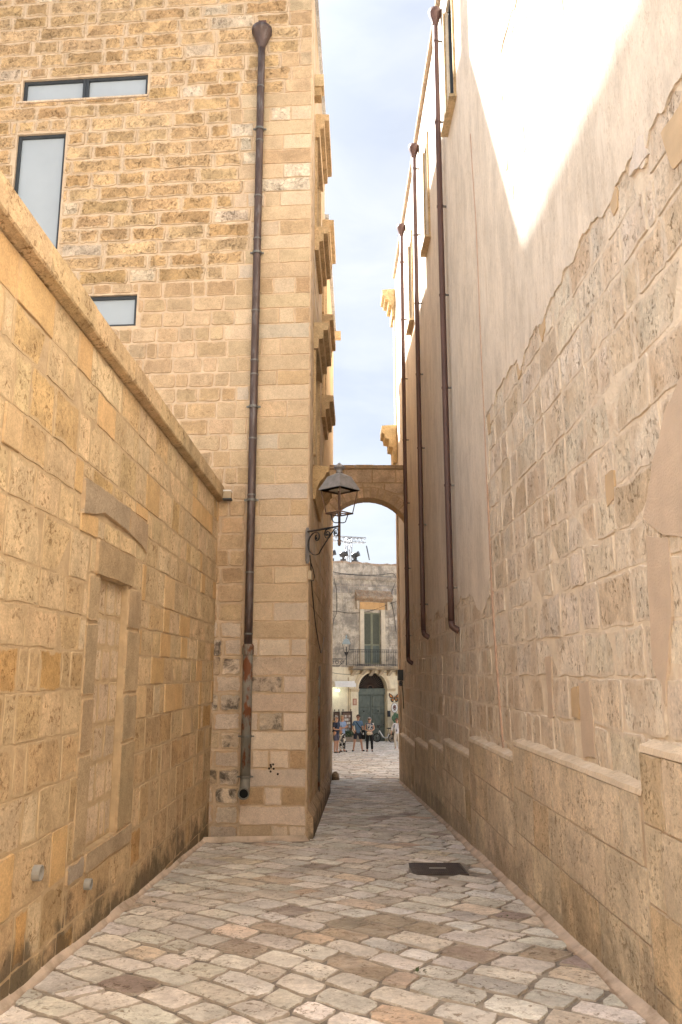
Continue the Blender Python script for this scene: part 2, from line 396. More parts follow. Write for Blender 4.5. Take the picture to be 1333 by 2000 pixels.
def weight(mapf, rect):
    s0, s1, t0, t1 = rect
    c = [project(mapf(*q, 0)) for q in ((s0, t0), (s1, t0), (s1, t1), (s0, t1))]
    if any(x is None for x in c): return 0
    u = sum(x[0] for x in c) / 4; v = sum(x[1] for x in c) / 4
    a = 0
    for i in range(4):
        j = (i + 1) % 4; a += c[i][0] * c[j][1] - c[j][0] * c[i][1]
    a = abs(a) / 2
    if not (-60 < u < 1393 and -60 < v < 2060): a *= 0.001
    return a

def lay(wall_thing, name, stuff_name, mapf, items, limit=300, hidden=None):
    """items: dicts(rect, depth, col, mat, jit, ...). The `limit` that show largest become parts, the rest one joined part"""
    for it in items:
        it['w'] = weight(mapf, it['rect']) * (0.0005 if hidden and hidden(it['rect']) else 1)
    items.sort(key=lambda i: -i['w'])
    rest = {}
    for k, it in enumerate(items):
        r = it['rect']; g = it.get('gap', 0.006)
        rr = (r[0] + g, r[1] - g, r[2] + g, r[3] - g)
        if rr[1] - rr[0] < 0.02 or rr[3] - rr[2] < 0.02: continue
        single = k < limit and it['w'] > 30
        pts = it.get('pts') or outline(rr, 3 if single else 1.0, it.get('jit', 0.006), it.get('rnd', 0.02))
        args = dict(bev=it.get('bev', 0.01), mid=it.get('mid', 0.045), tilt=it.get('tilt', 0.01), dome=it.get('dome', 0.0), back=it.get('back', -0.01))
        if single:
            mb = MB(); stone_into(mb, mapf, pts, it['depth'], it['col'], **args)
            c = mapf((r[0]+r[1])/2, (r[2]+r[3])/2, 0)
            wbuild(mb, it.get('name', name), it['mat'], wall_thing, loc=c)
        else:
            rest.setdefault(it['mat'].name, (MB(), it['mat']))
            stone_into(rest[it['mat'].name][0], mapf, pts, it['depth'], it['col'], **args)
    for mb, m in rest.values():
        wbuild(mb, stuff_name, m, wall_thing, kind='stuff')

def poly_slab(mb, mapf, polys, h0, h1, col=(0.5, 0.5, 0.5, 0), mat=0, bev=0.0):
    """flat slab with holes: polys[0] outer, others holes, in (s,t)"""
    loops = [[Vector((p[0], p[1], 0)) for p in poly] for poly in polys]
    tris = tessellate_polygon(loops)
    flat = [p for poly in polys for p in poly]; n = len(flat)
    vs = [mapf(p[0], p[1], h1) for p in flat] + [mapf(p[0], p[1], h0) for p in flat]
    fs = []
    nrm = mapf(0, 0, 1) - mapf(0, 0, 0)
    for t in tris:
        a, b, c = (vs[i] for i in t)
        fs.append(tuple(t) if (b - a).cross(c - a).dot(nrm) > 0 else tuple(reversed(t)))
    k = 0
    for poly in polys:
        m = len(poly)
        for i in range(m):
            j = (i + 1) % m; fs.append((k + i, k + j, n + k + j, n + k + i))
        k += m
    mb.add(vs, fs, tint=col, mat=mat)
def ragged(pts, amp, it=3, rng_=R):
    for _ in range(it):
        q = []
        for i, p in enumerate(pts):
            q.append(p)
            if i + 1 < len(pts):
                n = pts[i + 1]; d = sqrt((n[0]-p[0])**2 + (n[1]-p[1])**2)
                if d > 0.04: q.append(((p[0]+n[0])/2 + rng_.uniform(-amp, amp) * d, (p[1]+n[1])/2 + rng_.uniform(-amp, amp) * d))
        pts = q
    return pts
def wbox(mb, W, s0, s1, t0, t1, h0, h1, **k):
    vs = [W.P(s, t, h) for h in (h0, h1) for (s, t) in ((s0, t0), (s1, t0), (s1, t1), (s0, t1))]
    fs = [(0,1,2,3),(7,6,5,4),(0,4,5,1),(1,5,6,2),(2,6,7,3),(3,7,4,0)]
    c = sum(vs, Vector()) / 8
    ok = []
    for f in fs:
        a, b, d = vs[f[0]], vs[f[1]], vs[f[2]]
        ok.append(f if (b - a).cross(d - b).dot((a + d) / 2 - c) > 0 else tuple(reversed(f)))
    mb.add(vs, ok, **k); return mb
def profile(mb, W, s0, s1, prof, **k):
    """moulding: prof = [(h,t)...] open polyline from wall out and back, swept along s with end caps"""
    n = len(prof)
    vs = [W.P(s0, t, h) for h, t in prof] + [W.P(s1, t, h) for h, t in prof]
    fs = [(i, i+1, n+i+1, n+i) for i in range(n-1)] + [(n-1, 0, n, 2*n-1), tuple(range(n)), tuple(range(2*n-1, n-1, -1))]
    mb.add(vs, fs, **k); return mb

# ------------------------------------------------------------------ ground and paving
mb = MB()
ys = [-40, -10, 0, 5, 10, 20, 30, 40, 50, 60, 120, 400]; xs = [-200, -20, -6, -2, 0, 2, 6, 20, 200]
for y in ys:
    for x in xs: mb.add([(x, y, gz(y))], [], tint=(0.5, 0.5, 0.5, 0))
nx = len(xs)
for i in range(len(ys) - 1):
    for j in range(nx - 1):
        a = i*nx+j; mb.f.append([a, a+1, a+nx+1, a+nx]); mb.m.append(0); mb.sm.append(False)
ground = mb.build('ground', M['joint'], kind='structure')
def G(x, y, h): return Vector((x, y, gz(y) + h))

PAVE = [(6, (0.68, 0.63, 0.53)), (5, (0.72, 0.67, 0.575)), (3, (0.61, 0.56, 0.475)), (1.3, (0.68, 0.58, 0.44)), (0.7, (0.58, 0.45, 0.33)), (0.45, (0.35, 0.28, 0.225))]
RV = random.Random(21)
MH = (0.76, 1.34, 8.92, 9.58)                      # manhole cover on the ground
def xl(y): return (-1.92 + 0.0165 * (y - 4.95)) if y < 11.2 else (-0.47 + 0.0207 * (y - 11.4))
def xr(y): return 1.72 - 0.0122 * (y - 4.75)
items = []; v = 1.6
BROWNS = [(gp.x, gp.y, rx, ry) for gp, rx, ry in ((hit(u, v_, (0, 0, 0), Vector((0, SLOPE, 1)).normalized()), rx, ry) for u, v_, rx, ry in ((745, 1812, 0.36, 0.24), (712, 1882, 0.17, 0.12), (985, 1868, 0.30, 0.16), (512, 1862, 0.16, 0.12), (960, 1950, 0.1, 0.08)))]
PA = radians(-41)                                # the slabs are laid diagonally across the alley
def warp(a, b):
    a2 = a + 0.05 * sin(b * 2.3) + 0.02 * sin(a * 3 + b); b2 = b + 0.05 * sin(a * 1.4 + b * 0.5) + 0.015 * sin(a * 4.2)
    return a2 * cos(PA) - b2 * sin(PA), a2 * sin(PA) + b2 * cos(PA)
v = -2.0
while v < 20:
    h = RV.uniform(0.22, 0.33); u = -18.0 + RV.uniform(0, 0.4)
    sk = RV.uniform(-0.05, 0.05)
    while u < 5:
        w = RV.uniform(0.26, 0.52); g = RV.uniform(0.005, 0.011)
        if RV.random() < 0.1: w *= 0.6
        q = [(u + g, v + g), (u + w - g, v + g), (u + w - g + sk, v + h - g), (u + g + sk, v + h - g)]
        cq = warp(u + w / 2, v + h / 2)
        if not (1.2 < cq[1] < 22.6 and -2.4 < cq[0] < 2.2): u += w; continue
        pts = []
        for i in range(4):
            a, b = q[i], q[(i + 1) % 4]; n = 4 if i % 2 == 0 else 3
            for k in range(n):
                f = (k + 0.25) / n * 0.94 + 0.015
                pts.append((a[0] + (b[0] - a[0]) * f + RV.uniform(-0.008, 0.008), a[1] + (b[1] - a[1]) * f + RV.uniform(-0.008, 0.008)))
        pts = [warp(*p) for p in pts]
        cx = sum(p[0] for p in pts) / len(pts); cy = sum(p[1] for p in pts) / len(pts)
        ok = xl(cy) - 0.12 < cx < xr(cy) + 0.10 and cy < 22.4
        if MH[0] - 0.02 < cx < MH[1] + 0.02 and MH[2] - 0.05 < cy < MH[3] + 0.05: ok = False
        if any(MH[0] - 0.03 < p[0] < MH[1] + 0.03 and MH[2] - 0.03 < p[1] < MH[3] + 0.03 for p in pts) and ok:
            pts = [(p[0], min(p[1], MH[2] - 0.035) if cy < MH[2] else max(p[1], MH[3] + 0.035)) if MH[0] - 0.03 < p[0] < MH[1] + 0.03 and not (cx < MH[0] - 0.1 or cx > MH[1] + 0.1)
                   else ((min(p[0], MH[0] - 0.035) if cx < 1 else max(p[0], MH[1] + 0.035)) if MH[2] - 0.03 < p[1] < MH[3] + 0.03 else p[0], p[1]) for p in pts]
        if ok:
            c = tint(pick(PAVE), 0.09)
            if any(abs(cx - bx) < rx and abs(cy - by) < ry for bx, by, rx, ry in BROWNS): c = tint((0.43, 0.35, 0.255), 0.10)
            items.append(dict(rect=(min(p[0] for p in pts), max(p[0] for p in pts), min(p[1] for p in pts), max(p[1] for p in pts)), pts=pts, depth=RV.uniform(0.009, 0.015), col=c,
                              mat=M['paving'], bev=0.006, mid=0.035, tilt=0.014, dome=0.0015))
        u += w
    v += h
lay(ground, 'paving_stone', 'paving_stones', G, items, 300)
# the piazza beyond the alley: smaller in the picture, one joined part
mb = MB(); v = 22.5
while v < 57.5:
    h = RV.uniform(0.24, 0.36); u = -7 + RV.uniform(0, 0.4)
    while u < 9:
        w = RV.uniform(0.35, 0.65); g = 0.014
        pts = [(u+g, v+g+0.02), (u+w*0.5, v+g), (u+w-g, v+g+0.02), (u+w-g, v+h-g), (u+w*0.5, v+h-g*0.5), (u+g, v+h-g)]
        pts = [(p[0] + RV.uniform(-.01, .01), p[1] + 0.06 * p[0] + RV.uniform(-.01, .01)) for p in pts]
        stone_into(mb, G, pts, RV.uniform(0.010, 0.02), tint(pick(PAVE[:5]), 0.08), bev=0.012, mid=0.06, tilt=0.02)
        u += w
    v += h
wbuild(mb, 'paving_stones', M['paving'], ground, kind='stuff')
# cement fillets at the foot of both walls
for side in (-1, 1):
    mb = MB(); n = 60; vs = []; y0, y1 = (1.5, 21.3) if side > 0 else (1.5, 11.3)
    for i in range(n + 1):
        y = y0 + (y1 - y0) * i / n; x = xr(y) + 0.01 if side > 0 else xl(y) - 0.01
        wd = ((0.105 if side > 0 else 0.06) + 0.035 * noise.noise(Vector((0, y * 1.3, side))) + 0.02 * noise.noise(Vector((0, y * 6, side))))
        if side > 0 and y > 12: wd *= 0.75
        wd = max(0.05, wd); hh_ = 0.05 + 0.015 * noise.noise(Vector((3, y * 2, 0)))
        vs += [G(x, y, hh_ + 0.02), G(x - side * wd * 0.5, y, hh_ * 0.7), G(x - side * wd, y, 0.004), G(x, y, -0.02)]
    fs = []
    for i in range(n):
        for k in range(3):
            a = i*4+k; f = (a, a+4, a+5, a+1); fs.append(f if side > 0 else tuple(reversed(f)))
    mb.add(vs, fs, tint=(0.5, 0.5, 0.5, 0), smooth=True)
    wbuild(mb, 'cement_fillet', M['fillet'], ground)

# ------------------------------------------------------------------ yard wall (left)
YARD = Wall((-1.92, 4.95), (0.0165, 1), (1, 0))
Y0, Y1 = -5.5, 6.6
yard = thing('yard_wall', 'tall honey coloured stone wall on the left with a walled-up doorway and a flat coping', 'wall', (-1.95, 5, gz(5)))
sj = [YARD.st(x, 1400)[0] for x in (157, 180, 238, 264)]
t_top = YARD.st(222, 1134)[1]; t_sill = YARD.st(205, 1640)[1]
l_in = (YARD.st(186, 1100)[0], YARD.st(260, 1110)[0], t_top, YARD.st(222, 1068)[1])
l_out = (YARD.st(160, 960)[0], YARD.st(286, 1050)[0], YARD.st(222, 1030)[1], YARD.st(222, 972)[1])
door_ex = (sj[0], sj[3], t_sill, t_top)
mb = MB(); poly_slab(mb, YARD.P, [[(Y0, -1.2), (Y1, -1.2), (Y1, 4.06), (Y0, 4.06)], [(sj[1], t_sill), (sj[2], t_sill), (sj[2], t_top), (sj[1], t_top)]], -0.45, 0.0)
wbuild(mb, 'mortar_core', M['mortar_tan'], yard)
mb = MB(); wbox(mb, YARD, sj[1] - 0.02, sj[2] + 0.02, t_sill - 0.02, t_top + 0.02, -0.40, -0.055); wbuild(mb, 'doorway_infill', M['mortar_tan'], yard)
ex = [door_ex, l_in, l_out, (sj[0] - 0.12, sj[3] + 0.05, t_sill - 0.16, t_sill)]
RY = random.Random(5); R.seed(11)
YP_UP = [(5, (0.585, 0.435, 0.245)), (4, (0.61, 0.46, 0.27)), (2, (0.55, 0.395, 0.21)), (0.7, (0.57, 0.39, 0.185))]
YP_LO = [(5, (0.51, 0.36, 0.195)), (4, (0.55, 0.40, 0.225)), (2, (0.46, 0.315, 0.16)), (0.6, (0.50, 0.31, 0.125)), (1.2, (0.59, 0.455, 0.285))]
items = []
for r in courses(Y0, Y1, -1.0, 4.06, (0.25, 0.36), (0.24, 0.62), RY, ex):
    cs, ct = (r[0] + r[1]) / 2, (r[2] + r[3]) / 2
    if r[3] < YARD.ground(cs) - 0.02: continue
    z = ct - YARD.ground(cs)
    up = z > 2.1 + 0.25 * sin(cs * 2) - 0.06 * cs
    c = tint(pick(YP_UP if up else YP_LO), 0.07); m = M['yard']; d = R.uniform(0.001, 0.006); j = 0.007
    x = R.random()
    if (up and x < 0.22) or x < 0.08: m = M['yard_smooth']; c = tint((0.57, 0.375, 0.175) if R.random() < 0.7 else (0.58, 0.41, 0.22), 0.04); j = 0.002; d = R.uniform(0.005, 0.014)
    elif z < 0.9 and x < 0.12: m = M['yard_grey']; c = tint((0.46, 0.36, 0.25), 0.08)
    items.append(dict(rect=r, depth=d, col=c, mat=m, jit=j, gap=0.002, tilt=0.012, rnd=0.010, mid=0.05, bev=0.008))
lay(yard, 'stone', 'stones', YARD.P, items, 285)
R.seed(12); items = []
for r in courses(sj[1], sj[2], t_sill, t_top, (0.24, 0.36), (0.22, 0.36), RY):
    items.append(dict(rect=r, depth=R.uniform(0.002, 0.006), col=tint((0.60, 0.46, 0.30), 0.05), mat=M['yard'], jit=0.006, gap=0.005))
lay(yard, 'infill_stone', 'infill_stones', lambda s, t, h: YARD.P(s, t, h - 0.055), items, 60)
# doorway dressings: hard grey lintels, jambs and sill stones
def block(W, th, name, rect, d, c, m, jit=0.004, bev=0.012, label=None, pts=None):
    mb = MB(); pts = pts or outline(rect, 4, jit, 0.02); stone_into(mb, W.P, pts, d, c, bev=bev, mid=0.05, tilt=0.004, back=-0.01)
    return wbuild(mb, name, m, th, label=label)
GREY = (0.40, 0.31, 0.20)
q = l_out; mid_ = q[0] + (q[1] - q[0]) * 0.66
pl = [(q[0], q[2] - 0.04), (q[0] + 0.25, q[2] + 0.0), (q[0] + 0.5, q[2] + 0.05), (mid_ - 0.006, q[2] + 0.03), (mid_ - 0.006, q[3]), (q[0] + 0.4, q[3] + 0.01), (q[0], q[3] - 0.01)]
block(YARD, yard, 'relieving_lintel', q, 0.024, tint(GREY, 0.03), M['yard_grey'], pts=pl, label='grey hard stone lintel above the walled-up doorway')
pr = [(mid_ + 0.006, q[2] + 0.03), (q[1] - 0.15, q[2] - 0.03), (q[1], q[2] - 0.07), (q[1], q[3] - 0.02), (mid_ + 0.006, q[3])]
block(YARD, yard, 'relieving_lintel', q, 0.018, tint((0.42, 0.31, 0.19), 0.03), M['yard_grey'], pts=pr)
block(YARD, yard, 'lintel', l_in, 0.022, tint((0.43, 0.315, 0.18), 0.03), M['yard_grey'], label='brown lintel stone over the walled-up doorway')
for a, b in ((sj[0], sj[1]), (sj[2], sj[3])):
    t = t_top - 0.004
    for k, fr in enumerate((0.18, 0.27, 0.2, 0.35)):
        h = (t_top - t_sill) * fr
        off = 0.012 if k in (1, 3) else 0.0
        block(YARD, yard, 'jamb_stone', (a - (off if a == sj[0] else 0), b + (off if a != sj[0] else 0), t - h + 0.006, t - 0.004), 0.011, tint((0.45, 0.335, 0.195), 0.06), M['yard_grey'], jit=0.006)
        t -= h
block(YARD, yard, 'sill_stone', (sj[0] - 0.11, sj[1] - 0.01, t_sill - 0.15, t_sill - 0.006), 0.014, tint((0.44, 0.36, 0.26), 0.04), M['yard_grey'])
block(YARD, yard, 'sill_stone', (sj[1], sj[3] + 0.04, t_sill - 0.15, t_sill - 0.006), 0.016, tint((0.40, 0.30, 0.19), 0.04), M['yard_grey'])
# coping
s = Y0; R.seed(4)
while s < Y1:
    w = R.uniform(0.85, 1.25); e = min(s + w, Y1 - 0.005)
    if Y1 - e < 0.3: e = Y1 - 0.005
    mb = MB(); o = R.uniform(-0.006, 0.006)
    profile(mb, YARD, s + 0.003, e - 0.003, [(-0.5, 4.066), (0.015, 4.066), (0.075 + o, 4.085), (0.085 + o, 4.10), (0.085 + o, 4.275), (0.07 + o, 4.29), (-0.5, 4.31)], tint=(*tint((0.53, 0.385, 0.21), 0.06)[:3], 0))
    wbuild(mb, 'coping_stone', M['yard'], yard); s = e if e < Y1 - 0.01 else Y1 + 1

# ------------------------------------------------------------------ stone building (left, beyond the yard wall)
FRONT = Wall((-0.47, 11.4), (-1, 0.08), (0, -1))
ALLEY = Wall((-0.47, 11.4), (0.0207, 1), (1, 0))
HT, HT2, SB, SE = 13.05, 11.5, 4.7, 10.9
bld = thing('stone_building', 'high golden stone building with small frosted windows rising behind the yard wall', 'building', (-3.0, 14, gz(14)))
wins = []
for pts in (((44, 157), (290, 143), (288, 187), (45, 200)), ((35, 262), (131, 259), (112, 475), None), ((160, 578), (268, 575), (266, 636), None)):
    q = [FRONT.st(*p) for p in pts if p]
    s_l = q[0][0]; s_r = (q[1][0] + q[2][0]) / 2
    if pts[3]: s_l = (q[0][0] + q[3][0]) / 2
    t1_ = (q[0][1] + q[1][1]) / 2; t0_ = (q[2][1] + q[3][1]) / 2 if pts[3] else q[2][1]
    wins.append((s_r, s_l, t0_, t1_))
wins[1] = (wins[1][0], wins[1][1], wins[1][2] - 0.1, wins[1][3])
mb = MB(); rc = lambda w: [(w[0], w[2]), (w[1], w[2]), (w[1], w[3]), (w[0], w[3])]
poly_slab(mb, FRONT.P, [[(0.0, -1.4), (6.95, -1.4), (6.95, HT), (0.0, HT)]] + [rc(w) for w in wins], -0.30, 0.0)
wbuild(mb, 'front_wall_mortar', M['mortar'], bld)
# alley face with recessed windows and a pipe chase
nearc, farc = (0.95, 2.25), (3.75, 5.05)
aw = [(nearc[0], nearc[1], 8.95, 10.6), (nearc[0], nearc[1], 4.98, 6.75), (farc[0], farc[1], 8.75, 10.3), (farc[0], farc[1], 7.0, 8.3)]
chase = (2.95, 3.13, -0.72, 1.75)
mb = MB()
poly_slab(mb, ALLEY.P, [[(0.02, -1.4), (SB, -1.4), (SB, HT), (0.02, HT)]] + [rc(w) for w in aw[:2] + [chase]] + [[(farc[0], 8.75), (SB - 0.05, 8.75), (SB - 0.05, 10.3), (farc[0], 10.3)], [(farc[0], 7.0), (SB - 0.05, 7.0), (SB - 0.05, 8.3), (farc[0], 8.3)]], -0.30, 0.0)
poly_slab(mb, ALLEY.P, [[(SB, -1.7), (SE, -1.7), (SE, HT2), (SB, HT2)]], -0.30, 0.004)
wbuild(mb, 'alley_wall_mortar', M['mortar_tan'], bld)
mb = MB()
def prism_world(mb, pl, z0, z1, **k):
    n = len(pl); vs = [(p[0], p[1], z0) for p in pl] + [(p[0], p[1], z1) for p in pl]
    mb.add(vs, [tuple(range(n-1, -1, -1)), tuple(range(n, 2*n))] + [(i, (i+1) % n, n+(i+1) % n, n+i) for i in range(n)], **k)
pA = ALLEY.P; a0 = pA(0.31, 0, -0.3); a1 = pA(SB, 0, -0.3); a2 = pA(SE, 0, -0.3); f1 = FRONT.P(6.95, 0, -0.3)
prism_world(mb, [(f1.x, f1.y), (a0.x - 0.0, FRONT.P(0.3, 0, -0.3).y), (a1.x, a1.y), (f1.x, a1.y)], -1.6, HT - 0.02)
prism_world(mb, [(f1.x, a1.y), (a1.x, a1.y), (a2.x, a2.y), (f1.x, a2.y)], -1.9, HT2 - 0.02)
wbuild(mb, 'inner_wall', M['mortar'], bld)
mb = MB(); pl = [FRONT.P(6.95, 0, 0.02), FRONT.P(-0.06, 0, 0.02), ALLEY.P(SB, 0, 0.09), Vector((f1.x, a1.y, 0))]
prism_world(mb, [(p.x, p.y) for p in pl], HT, HT + 0.12)
pl = [Vector((f1.x, a1.y + 0.01, 0)), ALLEY.P(SB + 0.01, 0, 0.10), ALLEY.P(SE, 0, 0.10), Vector((f1.x, a2.y, 0))]
prism_world(mb, [(p.x, p.y) for p in pl], HT2, HT2 + 0.1)
wbuild(mb, 'roof', M['carved'], bld)
# a chimney added out of view to notch the sunlit plaster with its shadow
mb = MB(); mb.box((-1.25, 10.95 + 0.75, HT + 0.1), (-0.85, 11.3 + 0.75, HT + 1.6)); mb.box((-1.32, 10.88 + 0.75, HT + 1.6), (-0.78, 11.37 + 0.75, HT + 1.72))
wbuild(mb, 'shadow_chimney', M['mortar'], bld)

GOLD = [(5, (0.51, 0.34, 0.17)), (4, (0.54, 0.37, 0.195)), (2.5, (0.48, 0.31, 0.145)), (1, (0.58, 0.46, 0.32))]
BROWN = [(5, (0.49, 0.345, 0.195)), (4, (0.53, 0.38, 0.225)), (2, (0.46, 0.31, 0.17)), (1, (0.57, 0.42, 0.25))]
PALE = [(5, (0.51, 0.38, 0.23)), (4, (0.54, 0.41, 0.265)), (2.2, (0.48, 0.355, 0.215)), (1.3, (0.46, 0.32, 0.175)), (1, (0.50, 0.405, 0.29))]
DULL = [(5, (0.60, 0.49, 0.37)), (4, (0.63, 0.51, 0.375)), (2, (0.57, 0.45, 0.32)), (1.2, (0.50, 0.375, 0.245))]
tv = lambda v: FRONT.st(560, v)[1]
T200, T540, T950, T1230, T1420 = tv(190), tv(540), tv(960), tv(1245), tv(1430)
sx = lambda u, v: FRONT.st(u, v)[0]
RF = random.Random(9); R.seed(3)
items = []; t = -0.95; k = 0
exf = [(w[0] - 0.02, w[1] + 0.02, w[2] - 0.03, w[3] + 0.02) for w in wins]
while t < HT - 0.01:
    h = RF.uniform(0.235, 0.272)
    if t + h > HT - 0.1: h = HT - t
    row = []
    tc_ = t + h / 2
    if tc_ > T200: sb = 0.28 + RF.uniform(-0.1, 0.5)
    elif tc_ > T540: sb = 1.05 + RF.uniform(-0.12, 0.3)
    elif tc_ > T950: sb = 1.22 + RF.uniform(-0.15, 0.25)
    else: sb = 0.93
    # corner zone of dressed ashlar
    a = 0.0; long_row = k % 2 == 0
    while a < sb - 0.05:
        if tc_ > T200: w = RF.uniform(0.2, 0.42)
        elif long_row and a == 0: w = min(sb, RF.uniform(0.8, 0.95))
        else: w = RF.choice((0.24, 0.28, 0.46, 0.5, 0.34))
        b = min(a + w, sb)
        if sb - b < 0.14: b = sb
        low = tc_ < T1230 + 0.1
        m = M['ashlar']; c = tint(pick(DULL if low else PALE), 0.05); j = 0.003
        x = RF.random()
        if tc_ > T200 or x < 0.10: m = M['brown']; c = tint(pick(BROWN if x < 0.6 else PALE), 0.06); j = 0.006
        elif T200 > tc_ > T540 and x < 0.3: m = M['rough']; c = tint((0.62, 0.51, 0.36), 0.05)
        elif low and x < 0.26: m = M['stained' if x < 0.17 else 'brown']; j = 0.008
        row.append(dict(rect=(a, b, t, t + h), depth=R.uniform(0.010, 0.018), col=c, mat=m, jit=j, gap=0.003, rnd=0.008, mid=0.035, tilt=0.008))
        a = b
    # the rest of the front
    while a < 6.6:
        if tc_ > T540: w = RF.uniform(0.42, 0.92); pal = GOLD; m = M['rough']; j = 0.012
        else: w = RF.uniform(0.2, 0.5); pal = BROWN; m = M['brown']; j = 0.008
        if RF.random() < 0.13: w *= 0.45
        if tc_ < T950 - 0.15:
            w = RF.uniform(0.22, 0.42); pal = DULL if tc_ < T1230 + 0.2 else BROWN
            if T1420 - 0.15 < tc_ < T1230 + 0.03 and RF.random() < 0.75: m = M['stained']
            elif tc_ < T1420 and RF.random() < 0.25: m = M['stained']
        b = a + w
        c = tint(pick(pal), 0.07)
        row.append(dict(rect=(a, b, t, t + h), depth=R.uniform(0.009, 0.022), col=c, mat=m, jit=j, gap=0.009, rnd=0.022, mid=0.06, tilt=0.02))
        a = b
    for it in row:
        qs = [it['rect']]
        for e in exf: qs = subtract(qs, e)
        for r in qs: items.append(dict(it, rect=r))
    t += h; k += 1
cop = lambda s_: YARD.P(Y1, 0, 0).x
def hid(r):
    p = project(FRONT.P((r[0]+r[1])/2, r[3])); return p is not None and p[0] < 432 and p[1] > 330 + p[0] * 1.49
lay(bld, 'stone', 'stones', FRONT.P, items, 300, hid)
# alley face: courses run far away at a glancing angle, joined
RA = random.Random(31); R.seed(5); items = []
for r in courses(0.03, SB, -1.2, HT, (0.24, 0.30), (0.3, 0.7), RA, aw + [chase, (farc[0], SB, 8.75, 10.3), (farc[0], SB, 7.0, 8.3)]):
    low = r[3] < 3.2
    items.append(dict(rect=r, depth=R.uniform(0.008, 0.014), col=tint(pick(BROWN if low else PALE), 0.06), mat=M['yard' if low else 'ashlar'], jit=0.004, gap=0.004, tilt=0.006))
for r in courses(SB + 0.02, SE, -1.5, 4.4, (0.24, 0.30), (0.4, 0.8), RA):
    items.append(dict(rect=r, depth=0.011, col=tint(pick(BROWN), 0.06), mat=M['yard'], jit=0.004, gap=0.003, tilt=0.004))
lay(bld, 'stone', 'stones', ALLEY.P, items, 0)
mb = MB(); poly_slab(mb, ALLEY.P, [[(SB + 0.01, 4.4), (SE, 4.4), (SE, HT2), (SB + 0.01, HT2)]], 0.004, 0.018)
wbuild(mb, 'ochre_plaster', M['ochre_plaster'], bld)
# windows of the front
for i, w in enumerate(wins):
    fw = 0.05
    wn = thing('window', None, None); del_ = FRONT.P((w[0]+w[1])/2, w[2], -0.07)
    wn.parent = bld; wn.location = del_ - Vector(bld.location)
    wn['label'] = ['wide low frosted window of two panes, highest on the front', 'tall frosted window cut off by the yard wall coping', 'small frosted window just above the yard wall coping'][i]
    mb = MB()
    for a in ((w[0], w[1], w[2], w[2] + fw), (w[0], w[1], w[3] - fw, w[3]), (w[0], w[0] + fw, w[2] + fw, w[3] - fw), (w[1] - fw, w[1], w[2] + fw, w[3] - fw)):
        wbox(mb, FRONT, a[0], a[1], a[2], a[3], -0.115, -0.045)
    if i == 0:
        c = (w[0] + w[1]) / 2; wbox(mb, FRONT, c - 0.05, c - 0.003, w[2] + fw, w[3] - fw, -0.115, -0.04); wbox(mb, FRONT, c + 0.003, c + 0.05, w[2] + fw, w[3] - fw, -0.115, -0.04)
    wbuild(mb, 'frame', M['frame_dark'], wn)
    cells = [(w[0] + fw, (w[0]+w[1])/2 - 0.05), ((w[0]+w[1])/2 + 0.05, w[1] - fw)] if i == 0 else [(w[0] + fw, w[1] - fw)]
    for a, b in cells:
        mb = MB(); wbox(mb, FRONT, a, b, w[2] + fw, w[3] - fw, -0.10, -0.085); wbuild(mb, 'pane', M['frosted'], wn)
    if i == 0:
        mb = MB(); wbox(mb, FRONT, w[0] - 0.02, w[1] + 0.06, w[2] - 0.035, w[2] - 0.004, -0.10, 0.04, tint=(0.62, 0.5, 0.38, 0)); wbuild(mb, 'sill', M['carved'], wn)
# windows, hoods and sills of the alley face
HOOD = [(0.0, -0.36), (0.07, -0.36), (0.08, -0.20), (0.15, -0.19), (0.155, -0.05), (0.23, -0.04), (0.235, 0.08), (0.0, 0.09)]
def hood(s0, s1, t, k=1.0, name='window_hood'):
    mb = MB(); 
    for a, (h0, t0_) in enumerate(((0.05, -0.30), (0.10, -0.21), (0.17, -0.12), (0.25, -0.02))):
        pass
    profile(mb, ALLEY, s0, s1, [(h * k + (0.012 if i not in (0, len(HOOD)-1) else 0), t + q * k) for i, (h, q) in enumerate(HOOD)], tint=(*tint((0.55, 0.40, 0.22), 0.04)[:3], 0))
    wbuild(mb, name, M['carved'], bld)
for (s0, s1), tops in ((nearc, (11.0, 8.86, 7.13)), (farc, (10.7, 8.6, 6.88))):
    for i, tt in enumerate(tops):
        if s0 == farc[0] or i != 1: hood(s0 - 0.15, s1 + 0.15, tt)
        else: hood(s0 - 0.15, s1 + 0.15, tt, 0.95, 'window_sill')
mb = MB(); profile(mb, ALLEY, 0.75, 2.7, [(0.0, 4.25), (0.05, 4.25), (0.07, 4.40), (0.12, 4.52), (0.20, 4.60), (0.22, 4.66), (0.26, 4.68), (0.26, 4.76), (0.0, 4.8)], tint=(0.52, 0.37, 0.2, 0))
wbuild(mb, 'door_hood', M['carved'], bld)
for a in aw:
    mb = MB(); wbox(mb, ALLEY, a[0], min(a[1], SB - 0.06) if a[0] > 3 else a[1], a[2], a[3], -0.29, -0.22); o = wbuild(mb, 'window_pane', M['glass_dark'], bld)
    mb = MB()
    for b in ((a[0] - 0.12, a[0] - 0.005, a[2], a[3]), (a[1] + 0.005, a[1] + 0.12, a[2], a[3])): mb = MB(); wbox(mb, ALLEY, *b, 0.0, 0.045, tint=(0.55, 0.4, 0.23, 0)); wbuild(mb, 'window_surround', M['carved'], bld)
mb = MB(); wbox(mb, ALLEY, 0.35, 0.6, 11.28, 11.5, 0.0, 0.17, tint=(0.58, 0.45, 0.28, 0)); wbox(mb, ALLEY, 0.38, 0.57, 11.12, 11.28, 0.0, 0.13, tint=(0.5, 0.36, 0.2, 0))
wbuild(mb, 'stone_bracket', M['carved'], bld)
